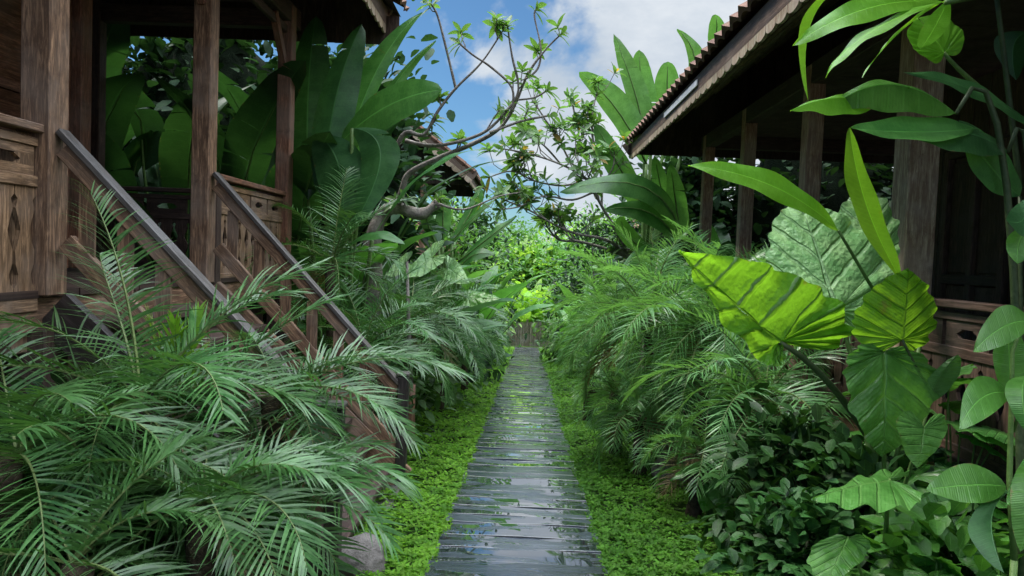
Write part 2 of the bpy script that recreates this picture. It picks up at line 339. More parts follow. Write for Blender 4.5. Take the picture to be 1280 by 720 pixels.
# ------------------------------------------------------------------ setting: ground, boardwalk, lawn, ground cover
mb = MB()
ys = [-60, -12, 0, 6, 12, 18, 24, 29, 33, 80, 400, 4000]; xs = [-4000, -300, -40, -12, -5, -2, 0, 2, 5, 12, 40, 300, 4000]
mb.grid([[(x, y, gz(x, y)-.03) for x in xs] for y in ys], [[(0, 0)]*len(xs)]*len(ys))
mb.build('ground', M['soil'])['kind'] = 'structure'
def pc(y): return .0 + .0085*y           # centre line of the boardwalk
mb = MB(); y = 1.2; k = 0
while y < 28.2:
    wd = rng.choice((.2, .24, .27, .30, .33))*rng.uniform(.94, 1.06); hw = .515; c = pc(y)
    a, b = y+.002, y+wd-.002
    l = c-hw+rng.uniform(-.009, .009); r = c+hw+rng.uniform(-.009, .009); tz = rng.uniform(-.003, .003); sk = rng.uniform(-.003, .003)
    tl = rng.uniform(-.010, .022)
    def zt(yy): return SLOPE*yy+.06+(yy-(a+b)/2)*-tl
    q = rng.random()*30; ch = .0012
    nseg = 6
    rows = []; uvs = []
    prof = [(a, -.05), (a, -ch*1.2), (a+ch, 0), ((a+b)/2, rng.uniform(-.003, .001)), (b-ch, 0), (b, -ch*1.2), (b, -.05)]
    for yy, dz in prof:
        rows.append([V((l+(r-l)*i/nseg, yy+sk*(i/nseg-.5)*2, zt(yy)+dz+tz+.003*math.sin(q+i*1.3))) for i in range(nseg+1)])
        uvs.append([(q+(r-l)*i/nseg, q*.7+yy) for i in range(nseg+1)])
    mb.grid(rows[::1], uvs)
    for i in (0, nseg):
        pts = [rw[i] for rw in rows]; mb.face(pts if i == 0 else pts[::-1], [(q, q)]*len(pts))
    for e in (-.37, .37):
        for dy in (.28, .72):
            cx, cy = c+e+rng.uniform(-.02, .02), a+(b-a)*dy; zz = zt(cy)+tz+.004
            mb.face([V((cx+.006*math.cos(t*1.047), cy+.006*math.sin(t*1.047), zz)) for t in range(6)])
    y += wd
for s in (-1, 1):
    mb.beam((pc(1)+s*.36, 1.2, SLOPE*1.2-.03), (pc(28)+s*.36, 28.2, SLOPE*28.2-.03), .09, .10)
mb.build('path', M['board'])['kind'] = 'structure'
mb = MB(); mb.grid([[(x, yy, gz(x, yy)+.012) for x in (-3, 0, 1, 4)] for yy in (27.6, 30, 33)], [[(0, 0)]*4]*3)
mb.build('lawn', M['lawn'])['kind'] = 'structure'

mb = MB(); rg = random.Random(3)
def cover_leaf(p, s):
    az = rg.uniform(0, 6.283); n3 = 3
    for j in range(n3):
        a = az+j*2.094+rg.uniform(-.3, .3); ti = rg.uniform(-.15, .75)
        d = V((math.cos(a)*math.cos(ti), math.sin(a)*math.cos(ti), math.sin(ti))); sd = V((-math.sin(a), math.cos(a), rg.uniform(-.3, .3)))
        L = s*rg.uniform(.8, 1.3)
        mb.face([p, p+d*L*.55+sd*L*.36, p+d*L+V((0, 0, -.1*L)), p+d*L*.55-sd*L*.36])
for sside in (-1, 1):
    mb = MB(); yy = 2.6
    while yy < 27.5:
        step = .25; s = .022+.0018*yy
        x0, x1 = (.53, 2.15) if sside > 0 else (.53, 1.75)
        dens = min(1900, 1050*(6/yy)**1.4)
        for i in range(int(dens*step*(x1-x0))):
            yv = yy+rg.random()*step; e = x0-.035+(x1-x0)*rg.random()**1.25
            e += .05*noise.noise(V((yv*2.2, sside*3, 0)))
            x = pc(yv)+sside*e
            if sside > 0 and e > 1.5+.5*noise.noise(V((yv, 7, 0))) and rg.random() < .7: continue
            hmp = .05*noise.noise(V((x*2.3, yv*2.3, 0)))+.03*noise.noise(V((x*7, yv*7, 2)))
            hgt = rg.uniform(.035, .075)+max(-.03, hmp)+.03
            if e < .62: hgt = min(hgt, .085)
            cover_leaf(V((x, yv, gz(x, yv)-.03+hgt)), s)
        yy += step
    mb.build('ground_cover', M['cover' if sside < 0 else 'cover_dark'])['kind'] = 'stuff'
# soil bank under the ground cover, seen between the leaves
mb = MB()
for sside in (-1, 1):
    rows = []; uvs = []
    for i in range(60):
        yv = 1.5+i*.45; r_ = []
        for e in (.52, .6, .9, 1.3, 1.8, 2.3):
            x = pc(yv)+sside*e; r_.append((x, yv, gz(x, yv)+(-.02 if e < .55 else .012+.03*noise.noise(V((x*2, yv*2, 0))))))
        rows.append(r_ if sside > 0 else r_[::-1]); uvs.append([(0, 0)]*6)
    mb.grid(rows, uvs)
mb.build('garden_bed', noise_mat('mossy_bed', (.012, .03, .004), (.035, .075, .012), 12, .95))['kind'] = 'structure'

# ------------------------------------------------------------------ timber houses
def baluster_outline(w, h, k=0):
    """half outline of a flat sawn baluster, wide at top and bottom with a vase waist"""
    ctl = [(0, .5), (.08, .5), (.12, .36), (.2, .30), (.3, .44), (.42, .47), (.52, .30), (.6, .22), (.68, .30), (.8, .46), (.88, .36), (.92, .5), (1, .5)]
    r = [(w*x, h*t) for t, x in ctl]; l = [(-w*x, h*t) for t, x in reversed(ctl)]
    return r+l
def railing(house, p0, p1, zt, zb, m_rail, m_board, m_bal, carve=True, cap=.11):
    """railing panel between two posts; p0,p1 are (x,y)"""
    a = V((p0[0], p0[1], 0)); b = V((p1[0], p1[1], 0)); t = (b-a).normalized(); nrm = V((t.y, -t.x, 0)); L = (b-a).length
    Z = V((0, 0, 1))
    mb = MB(); mb.beam(a+Z*(zt-.3), b+Z*(zt-.3), .045, .06); mb.beam(a+Z*(zt-.095), b+Z*(zt-.095), .045, .045); mb.beam(a+Z*(zb+.05), b+Z*(zb+.05), .055, .08)
    rl = mb.build('railing', m_board, house, bevel=.004)
    mb = MB(); mb.beam(a+Z*(zt-.025), b+Z*(zt-.025), cap, .045); mb.build('top_rail', m_rail, rl, bevel=.006)
    # carved board under the rail: planks with pierced dark openings between small blocks
    mb = MB(); k = max(1, round(L/.5)); u = L/k
    for i in range(k):
        o = a+t*(i*u)+Z*(zt-.27)
        mb.beam(o+t*.02+Z*.025, o+t*(u-.02)+Z*.025, .025, .05); mb.beam(o+t*.02+Z*.128, o+t*(u-.02)+Z*.128, .025, .045)
        for s in (0, 1):
            q = [(0, 0), (.13, 0), (.10, .025), (.15, .05), (.12, .06), (.0, .06)]
            poly = q if s == 0 else [(u-.04-x, y) for x, y in reversed(q)]
            mb.prism(poly, t, Z, nrm, o+t*.02+Z*.0505-nrm*.012, .024)
    mb.build('carved_board', m_board, rl)
    kb = max(2, round(L/.155)); u = L/kb; hh = zt-.33-(zb+.09)
    for i in range(kb):
        mb = MB(); mb.prism(baluster_outline(u*.96, hh), t, Z, nrm, a+t*((i+.5)*u)+Z*(zb+.09)-nrm*.011, .022); mb.build('baluster', m_bal, rl)
    return rl
def roof(house, y0, y1, xe, ze, xr, zr, sgn, m_under):
    """clay tiled roof slope from the eave (xe,ze) to the ridge (xr,zr) running y0..y1"""
    rise = V((xr-xe, 0, zr-ze)); Ls = rise.length; d = rise.normalized(); nrm = V((-d.z*sgn*(-1 if sgn > 0 else 1), 0, abs(d.x)))
    nrm = V((-d.z, 0, d.x)) if d.x > 0 else V((d.z, 0, -d.x))
    mb = MB(); pitch = .22; ny = int((y1-y0)/pitch); courses = int(Ls/.34)
    rows = []
    for c in range(courses):
        for e, lift in ((0, .055), (1, .0)):
            r_ = []
            for i in range(ny*4+1):
                ph = (i % 4)/4*2*math.pi
                p = V((xe, y0+i*pitch/4, ze))+d*((c+e*1.02)*.34)+nrm*(.03*math.cos(ph)+lift)
                r_.append(p)
            rows.append(r_)
    for c in range(courses):
        mb.grid(rows[2*c:2*c+2], [[(0, 0)]*len(rows[0])]*2)
    # eave tile butts
    lo = [p-nrm*(.03+.03*(1 if i % 4 == 0 else .3)) for i, p in enumerate(rows[0])]
    mb.grid([lo, rows[0]], [[(0, 0)]*len(rows[0])]*2)
    # the other slope, plain courses
    p0, p1 = V((xr, 0, zr)), V((2*xr-xe, 0, ze))
    mb.grid([[V((p0.x, yy, p0.z+.05)) for yy in (y0, y1)], [V((p1.x, yy, p1.z+.05)) for yy in (y0, y1)]], [[(0, 0)]*2]*2)
    rf = mb.build('roof', M['tile'], house)
    mb = MB(); q = nrm*-.06
    mb.grid([[V((xe, yy, ze))+q+d*.03 for yy in (y0, y1)], [V((xr, yy, zr))+q for yy in (y0, y1)], [V((2*xr-xe, yy, ze-.06)) for yy in (y0, y1)]], [[(0, 0)]*2]*3)
    mb.build('roof_lining', m_under, rf)
    mb = MB()
    for i in range(int((y1-y0)/.55)+1):
        yy = y0+.06+i*.55
        if yy > y1: break
        mb.beam(V((xe, yy, ze))+nrm*-.12+d*.12, V((xr, yy, zr))+nrm*-.12, .06, .10, nrm)
    for k in range(1, 9):
        mb.beam(V((xe, y0, ze))+d*(k*.38)+nrm*-.185, V((xe, y1, ze))+d*(k*.38)+nrm*-.185, .035, .028, nrm)
    mb.build('rafters', M['wood'], rf)
    # ridge tiles
    mb = MB(); mb.tube([(xr, y0+i*(y1-y0)/20, zr+.06) for i in range(21)], .11, 8); mb.build('ridge', M['tile'], rf)
    return rf
def fascia(rf, p0, p1, h, pitch, th=.022, out=(1, 0, 0)):
    p0, p1 = V(p0), V(p1); t = (p1-p0); L = t.length; t.normalize(); n_ = int(L/pitch); out = V(out)
    Z = V((0, 0, 1)); Z = (Z-t*Z.dot(t)).normalized()
    mb = MB(); mb.beam(p0+Z*h*.66, p1+Z*h*.66, th, h*.68, Z); fb = mb.build('fascia', M['fascia'], rf)
    mb = MB()
    for i in range(n_):
        w_ = pitch*.49; poly = [(-w_, h*.34), (-w_*.98, h*.16)]
        poly += [(-w_*math.cos(a), h*.15-h*.17*math.sin(a)) for a in (R(15), R(40), R(65), R(90), R(115), R(140), R(165))]
        poly += [(w_*.98, h*.16), (w_, h*.34)]
        mb.prism(poly, t, Z, out, p0+t*((i+.5)*pitch)-out*th*.5, th)
    mb.build('scalloped_edge', M['scallop'], fb)

# ---- left house on stilts
GXL = -2.58; ZR = 2.15; FL = 1.28
LH = thing('stilt_house', 'raised timber house with carved veranda railing and stairs, left of the path', 'house', (-4.2, 4, gz(0, 4)))
def post(house, x, y, z0, z1, w, mat, name='post'):
    mb = MB(); mb.box((x, y, (z0+z1)/2), (w, w*1.02, z1-z0)); return mb.build(name, mat, house, bevel=.008)
for y in (1.92, 3.83, 5.74, 7.65):
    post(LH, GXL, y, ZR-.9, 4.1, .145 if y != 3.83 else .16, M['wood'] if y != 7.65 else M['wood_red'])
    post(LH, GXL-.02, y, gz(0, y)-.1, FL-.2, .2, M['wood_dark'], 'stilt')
for x in (-4.6, -6.8):
    post(LH, x, 7.65, FL, 4.1, .13, M['wood_dark']); post(LH, x, 7.65, gz(0, 7), FL-.2, .2, M['wood_dark'], 'stilt')
post(LH, -7.6, 2.2, gz(0, 2), FL-.2, .2, M['wood_dark'], 'stilt')
# second, paler post standing in front of the corner post below the rail, and short rail posts
post(LH, GXL-.09, 3.70, .95, ZR-.05, .15, M['wood_tan'], 'rail_post')
post(LH, GXL+.03, 5.86, FL-.1, ZR-.05, .10, M['wood_dark'], 'rail_post')
mb = MB()
for i in range(22): mb.box((-5.0, .72+i*.322, FL-.02), (4.9, .31, .04))
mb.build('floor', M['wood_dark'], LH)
mb = MB(); mb.box((GXL-.02, 4.2, FL-.13), (.07, 7.1, .18)); mb.box((-5.0, 7.69, FL-.13), (4.7, .07, .18)); mb.build('floor_beam', M['wood'], LH, bevel=.006)
mb = MB()
for i in range(40): mb.box((GXL-.16, .75+i*.172, (FL-.25+gz(0, 4))/2), (.02, .16, FL+.1))
mb.build('skirting', M['wood_dark'], LH)
mb = MB(); mb.box((GXL, 4.2, 4.02), (.13, 7.4, .20)); mb.box((-5.0, 7.66, 3.96), (4.8, .12, .18)); mb.box((GXL+.001, 4.2, 3.84), (.05, 7.4, .08)); mb.build('lintel', M['wood_dark'], LH, bevel=.006)
for y in (3.83, 5.74, 7.65):     # curved brackets at the post heads
    mb = MB(); mb.beam((GXL, y-.07, 3.45), (GXL, y-.42, 3.9), .06, .09); mb.build('bracket', M['wood_red'], LH)
railing(LH, (GXL, 1.99), (GXL, 3.75), ZR, FL-.12, M['wood'], M['wood_tan'], M['wood_tan'])
railing(LH, (GXL, 5.82), (GXL, 7.58), ZR, FL-.05, M['wood_red'], M['wood_tan'], M['wood_tan'])
railing(LH, (-4.53, 7.65), (GXL-.07, 7.65), ZR, FL, M['wood_dark'], M['wood_dark'], M['wood_dark'])
railing(LH, (-6.73, 7.65), (-4.67, 7.65), ZR, FL, M['wood_dark'], M['wood_dark'], M['wood_dark'])
mb = MB()                                                     # round knob of the carved board
mb.tube([(GXL+.03, 3.36, 1.98), (GXL+.055, 3.36, 1.98)], .035, 12); mb.tube([(GXL+.03, 2.6, 1.98), (GXL+.055, 2.6, 1.98)], .035, 12); mb.build('carved_rosette', M['wood_dark'], LH)
# the panelled room behind the veranda with a louvred shutter
mb = MB()
for i in range(24): mb.box((-3.98, 1.0+i*.222, 2.66), (.04, .21, 2.7))
for i in range(16): mb.box((-4.12-i*.222, 6.27, 2.66), (.21, .04, 2.7))
wl = mb.build('wall', M['wood_red'], LH)
for yc in (5.45, 4.2):
    mb = MB()
    for y in (yc-.42, yc+.42): mb.box((-3.93, y, 2.75), (.06, .09, 2.3))
    for z, h in ((3.86, .09), (1.65, .09), (2.7, .07)): mb.box((-3.93, yc, z), (.06, .75, h))
    for i in range(26): mb.beam((-3.925, yc-.37, 1.74+i*.08), (-3.925, yc+.37, 1.74+i*.08), .012, .075, (.6, 0, 1))
    mb.build('shutter', M['wood_red'], wl)
mb = MB(); mb.box((-3.95, 6.3, 2.66), (.15, .15, 2.7)); mb.build('door_jamb', M['wood_red'], LH, bevel=.008)
mb = MB()
for i in range(22): mb.box((-5.0, .72+i*.322, 4.13), (4.8, .31, .02))
mb.build('ceiling', M['thatch'], LH)
def gable(house, y, x0, x1, xr, z0, zr, ze, mat, name='gable_boards'):
    mb = MB(); n_ = int(abs(x1-x0)/.18)
    for i in range(n_):
        x = x0+(x1-x0)*(i+.5)/n_; zt = zr-(zr-ze)*abs(x-xr)/abs(x0-xr)-.12
        if zt > z0+.05: mb.box((x, y+.012*(i % 2), (z0+zt)/2), (abs(x1-x0)/n_+.02, .02, zt-z0))
    return mb.build(name, mat, house)
for y in (.9, 8.40): gable(LH, y, -1.55, -8.45, -5.0, 3.95, 6.85, 4.32, M['wood_dark'])
rf = roof(LH, .2, 8.62, -1.50, 4.36, -5.0, 6.9, -1, M['thatch'])
fascia(rf, (-1.70, .2, 4.06), (-1.70, 8.55, 4.06), .30, .2)
fascia(rf, (-1.75, 8.58, 4.10), (-5.0, 8.58, 6.60), .30, .2, out=(0, -1, 0))

# ---- staircase down to the path
ST = thing('staircase', 'wooden staircase with grey handrails descending from the veranda to the path', 'stairs', (-1.0, 4.8, gz(-1, 4.8)))
zb = gz(-1, 4.8); top = V((-2.50, 0, ZR-.03)); 
def rail_line(y, bot):
    a = V((-2.49, y, ZR-.02)); b = V((bot[0], y, bot[1])); return a, b
for y, bot, mc in ((3.83, (-1.03, .66), M['rail_grey']), (5.74, (-.96, .50), M['wood_black'])):
    a, b = rail_line(y, bot); dz = V((0, 0, 1)); k = (b-a).normalized()
    mb = MB(); mb.beam(a, b, .085, .04); mb.build('handrail', M['rail_grey'], ST, bevel=.008)
    mb = MB(); mb.beam(a-dz*.085+k*.02, b-dz*.085-k*.03, .045, .085); mb.beam(a-dz*.55+k*.05, b-dz*.55+k*.02, .045, .10); mb.build('rail_board', M['wood'], ST, bevel=.005)
    nb = 7
    for i in range(nb):
        p = a.lerp(b, (i+.7)/nb)
        if p.x > -1.12: break
        mb = MB(); mb.beam(p-dz*.13, p-dz*.56, .018, .085, k); mb.build('baluster', M['wood'], ST)
    mb = MB(); s0 = V((-2.52, y, FL-.10)); s1 = V((-.92, y, zb+.06))
    mb.beam(s0, s1, .055, .24); mb.build('stringer', M['wood'] if y > 5 else M['wood_black'], ST, bevel=.006)
for y, zt_, x in ((3.83, .70, -.98), (5.74, .56, -.93)):
    g_ = gz(-1, y); mb = MB(); mb.box((x, y, (zt_+g_-.1)/2), (.085, .085, zt_-g_+.1))
    nw = mb.build('newel_post', M['wood_black'], ST, bevel=.008)
    mb = MB(); mb.box((x, y, zt_+.02), (.105, .105, .035)); mb.build('newel_cap', M['rail_grey'], nw, bevel=.01)
for i in range(8):
    fz = (i+1)/9; mb = MB(); mb.box((-2.50+1.56*fz, 4.785, FL+(zb-FL)*fz), (.27, 1.84, .045)); mb.build('tread', M['wood_dark'], ST, bevel=.006)
mb = MB(); mb.box((-1.15, 4.8, zb-.005), (.50, 2.15, .06)); tag(mb.build('stone_landing', M['concrete'], None, bevel=.015), 'mossy concrete slab at the foot of the left staircase', 'slab')

# ---- right house
GXR = 2.52; ZRR = 1.40; FR = .52
RH = thing('garden_house', 'dark timber house with scalloped tiled eave along the right of the path', 'house', (4.4, 6, gz(0, 6)))
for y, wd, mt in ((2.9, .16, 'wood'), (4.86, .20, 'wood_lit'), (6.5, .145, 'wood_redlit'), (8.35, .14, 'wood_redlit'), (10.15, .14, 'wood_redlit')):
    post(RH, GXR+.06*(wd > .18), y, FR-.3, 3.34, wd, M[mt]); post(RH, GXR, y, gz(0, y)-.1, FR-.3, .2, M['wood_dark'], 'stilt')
mb = MB()
for i in range(30): mb.box((4.6, 1.6+i*.3, FR-.02), (4.3, .29, .04))
mb.build('floor', M['wood_dark'], RH)
mb = MB(); mb.box((GXR, 6, FR-.14), (.07, 8.7, .18)); mb.build('floor_beam', M['wood'], RH, bevel=.006)
mb = MB()
for i in range(50): mb.box((GXR+.16, 1.7+i*.172, (FR-.25-.5)/2), (.02, .16, FR+.6))
mb.build('skirting', M['wood_dark'], RH)
mb = MB(); mb.box((GXR, 6, 3.26), (.13, 8.7, .18)); mb.box((4.6, 10.2, 3.26), (4.2, .12, .18)); mb.build('lintel', M['wood_dark'], RH, bevel=.006)
railing(RH, (GXR, 4.74), (GXR, 2.98), ZRR, FR-.03, M['wood_brown'], M['wood_brown'], M['wood_brown'])
railing(RH, (GXR, 6.42), (GXR, 4.97), ZRR, FR-.03, M['wood_brown'], M['wood_brown'], M['wood_brown'])
railing(RH, (GXR, 8.27), (GXR, 6.58), ZRR, FR-.03, M['wood_brown'], M['wood_brown'], M['wood_brown'])
railing(RH, (GXR, 10.07), (GXR, 8.43), ZRR, FR-.03, M['wood_brown'], M['wood_brown'], M['wood_brown'])
mb = MB()
for i in range(27): mb.box((3.95, 1.5+i*.222, 1.9), (.04, .21, 2.76))
for i in range(14): mb.box((4.10+i*.222, 7.4, 1.9), (.21, .04, 2.76))
wl = mb.build('wall', M['wood_brown'], RH)
for y in (5.3, 6.35):
    mb = MB()
    for dy in (-.42, 0, .42): mb.box((3.90, y+dy, 1.62), (.06, .07, 2.1))
    for z in (.62, 1.5, 2.64): mb.box((3.895, y, z), (.05, .80, .09))
    for dy in (-.21, .21): mb.box((3.92, y+dy, 1.06), (.02, .32, .78)); mb.box((3.92, y+dy, 2.06), (.02, .32, 1.0))
    mb.build('door', M['wood_brown'], wl, bevel=.006)
mb = MB()
for i in range(30): mb.box((4.5, 1.6+i*.3, 3.36), (4.0, .29, .02))
mb.build('ceiling', M['thatch'], RH)
for y in (1.9, 11.2): gable(RH, y, 1.55, 8.85, 5.2, 3.2, 6.25, 3.40, M['wood_dark'])
rf = roof(RH, 1.6, 11.4, 1.535, 3.37, 5.2, 6.3, 1, M['thatch'])
fascia(rf, (1.595, 1.6, 3.12), (1.595, 11.35, 3.12), .225, .2, out=(-1, 0, 0))
fascia(rf, (1.62, 11.37, 3.15), (5.2, 11.37, 5.9), .26, .2, out=(0, 1, 0))
mb = MB(); mb.beam((1.572, 6.9, 3.265), (1.572, 8.5, 3.265), .012, .055); mb.build('eave_strip', M['strip'], rf)

# ---- small pavilion behind the left frangipani
PX = -2.9
PV = thing('garden_pavilion', 'small open pavilion with serrated tiled gable behind the left frangipani', 'pavilion', (PX, 15.5, gz(0, 15)))
gp = gz(0, 15)
for x in (-2.06, -3.75):
    for y in (14.4, 17.2):
        post(PV, x, y, gp-.1, 3.1, .10, M['wood'])
mb = MB(); mb.box((PX, 15.8, gp+.5), (2.1, 3.2, .08)); mb.build('floor', M['wood_dark'], PV)
mb = MB(); mb.box((PX, 14.4, 3.02), (2.0, .1, .12)); mb.box((PX, 17.2, 3.02), (2.0, .1, .12)); mb.box((-2.06, 15.8, 2.98), (.08, 2.9, .1)); mb.box((-3.75, 15.8, 2.98), (.08, 2.9, .1)); mb.build('lintel', M['wood_dark'], PV)
for y in (14.35, 17.25): gable(PV, y, -1.1, -4.7, PX, 2.95, 4.5, 3.1, M['wood_dark'])
rf = roof(PV, 13.95, 17.7, -1.02, 3.12, PX, 4.55, -1, M['thatch'])
fascia(rf, (-1.10, 13.93, 2.93), (PX, 13.93, 4.30), .26, .16, out=(0, -1, 0)); fascia(rf, (-4.70, 13.93, 2.93), (PX, 13.93, 4.30), .26, .16, out=(0, -1, 0))
fascia(rf, (-1.10, 13.97, 2.93), (-1.10, 17.65, 2.93), .22, .16)
mb = MB()
for s in (-1, 1):
    for i in range(10):
        p = V((PX-s*-1.88*(1-i/10), 13.95, 3.16+1.42*i/10)); mb.tube([p, p+V((-s*.24, 0, .18))], [.06, .045], 6)
mb.build('gable_tiles', M['tile'], rf)

def far_house(x, y, w_, d_, eave, ridge, label, name='distant_house'):
    g = gz(x, y); H = thing(name, label, 'house', (x, y, g), None)
    mb = MB(); mb.box((x, y, (g+eave)/2), (w_, d_, eave-g)); wl_ = mb.build('wall', M['plaster'], H)
    mb = MB(); mb.box((x-.1*w_, y-d_/2-.02, (g+eave)/2+.1), (w_*.22, .05, 1.5)); mb.build('window', M['wood_dark'], H)
    r_ = MB(); e = .5; rows = []; nn = 40
    for k in range(7):
        f = k/6; 
        rows.append([V((x-w_/2-e+(w_+2*e)*i/nn, y-d_/2-e+(d_/2+e)*f, eave-.1+(ridge-eave+.1)*f+.04*(i % 2)+.03*(k % 2))) for i in range(nn+1)])
    r_.grid(rows, [[(0, 0)]*(nn+1)]*7)
    rows = [[V((p.x, 2*y-p.y, p.z)) for p in rw] for rw in rows]; r_.grid(rows[::-1], [[(0, 0)]*(nn+1)]*7)
    for s in (-1, 1):
        r_.face([V((x+s*w_/2, y-d_/2, eave-.15)), V((x+s*w_/2, y+d_/2, eave-.15)), V((x+s*w_/2, y, ridge-.1))])
    r_.build('roof', M['tile'], H)
    return H
far_house(-3.9, 23, 3.0, 3.4, 1.6, 2.55, 'distant tiled house showing its ridge left of the path, beyond the pavilion')
far_house(5.4, 19.5, 4.2, 4, 1.7, 2.9, 'distant tiled house half hidden behind the right frangipani and banana')
# pale grey box on the ridge
mb = MB(); mb.box((-2.75, 23, 2.67), (.75, .4, .22)); tag(mb.build('roof_box', M['strip'], None, bevel=.03, origin=(0, 0, 0)), 'pale grey box on the ridge of the distant left house', 'box')

# ------------------------------------------------------------------ fence at the end
FN = thing('slat_fence', 'low grey fence of upright slats closing the end of the path', 'fence', (.3, 30, gz(0, 30)))
mb = MB(); g = gz(0, 30)
for i in range(46):
    x = -1.9+i*.10; mb.box((x, 30+rng.uniform(-.01, .01), g+.5+rng.uniform(-.04, .04)), (.082, .022, 1.08))
mb.build('slat_panel', M['bamboo'], FN)
for z in (.25, .85):
    mb = MB(); mb.box((.35, 30.04, g+z), (4.7, .03, .07)); mb.build('rail', M['bamboo'], FN)
for x in (-1.0, .25, 1.5):
    mb = MB(); mb.box((x, 29.96, g+.55), (.09, .05, 1.2)); mb.build('post', M['bamboo'], FN)

# ------------------------------------------------------------------ palms
def frond_mesh(mb, L, elev, droop, nl, ll, lw, rg, seg=4, sway=0., lift=.42, spread=1.0):
    a0 = elev; ns = 14; p = V((0, 0, 0)); pts = [p.copy()]; tans = []
    for i in range(ns):
        t = (i+.5)/ns; a = a0-droop*t**1.25; y = sway*t*t
        d = V((math.cos(a)*math.cos(y), math.cos(a)*math.sin(y), math.sin(a))); tans.append(d); p = p+d*(L/ns); pts.append(p.copy())
    mb.tube(pts, [.0075*(1-i/ns)*max(.6, L)+.0016 for i in range(ns+1)], 4, 1, cap=False)
    for i in range(nl):
        t = .10+.90*(i/(nl-1))**.95
        k = min(ns-1, int(t*ns)); fr = t*ns-k; o = pts[k].lerp(pts[k+1], min(1, fr)); T = tans[k]
        S0 = V((-math.sin(sway*t*t), math.cos(sway*t*t), 0)); Nn = T.cross(S0); 
        if Nn.z < 0 and elev < 1.4: pass
        Nn = S0.cross(T)*-1
        prof = min(1, .45+2.2*t)*(1-.62*max(0, (t-.35)/.65)**1.6)
        for s in (-1, 1):
            if rg.random() < .04: continue
            phi = R(72-40*t**1.6+rg.uniform(-8, 8))*spread; lf = lift*(1-.6*t)+rg.uniform(-.3, .3)
            d = T*math.cos(phi)+(S0*s*math.cos(lf)-Nn*math.sin(lf)*-1)*math.sin(phi); d.normalize()
            l = ll*prof*rg.uniform(.88, 1.1); W = T-d*T.dot(d)
            W = (W.normalized()*math.cos(.5*s)+d.cross(W.normalized())*math.sin(.5)).normalized()
            q = o+T*rg.uniform(-.006, .006); g = rg.uniform(.2, .9); prev = None
            rows = []
            for j in range(seg+1):
                v = j/seg; wd = lw*(.35+.65*math.sin(math.pi*min(1, v*.75+.18)))*(1-v**3)+.0004
                rows.append((q-W*wd*.5, q+W*wd*.5))
                d2 = (d+V((0, 0, -1))*g*v*1.0).normalized(); q = q+d2*(l/seg)
            mb.grid([list(r_) for r_ in rows], [[(0, j/seg), (1, j/seg)] for j in range(seg+1)], 0)
def make_frond(L, elev, droop, rg, detail=1, mats=None, **kw):
    mb = MB(); nl = int({2: 44, 1: 36, 0: 26}[detail]*max(.75, L)); lw = {2: .0095, 1: .0115, 0: .018}[detail]
    frond_mesh(mb, L, elev, droop, nl, .33*L**.6*kw.pop('lk', 1), lw, rg, {2: 5, 1: 4, 0: 3}[detail], rg.uniform(-.5, .5), **kw)
    return mb
POOL = {}
def pool(detail, k, mat):
    key = (detail, k, mat)
    if key not in POOL:
        rg = random.Random(hash((detail, k)) & 0xffff); el = [78, 62, 48, 34, 20, 6, -8][k % 7]
        mb = make_frond(1.0, R(el), R([45, 62, 75, 85, 85, 75, 60][k % 7]), rg, detail)
        o = mb.build('frond', [M[mat], M['rachis']]); me = o.data; bpy.data.objects.remove(o); POOL[key] = me
    return POOL[key]
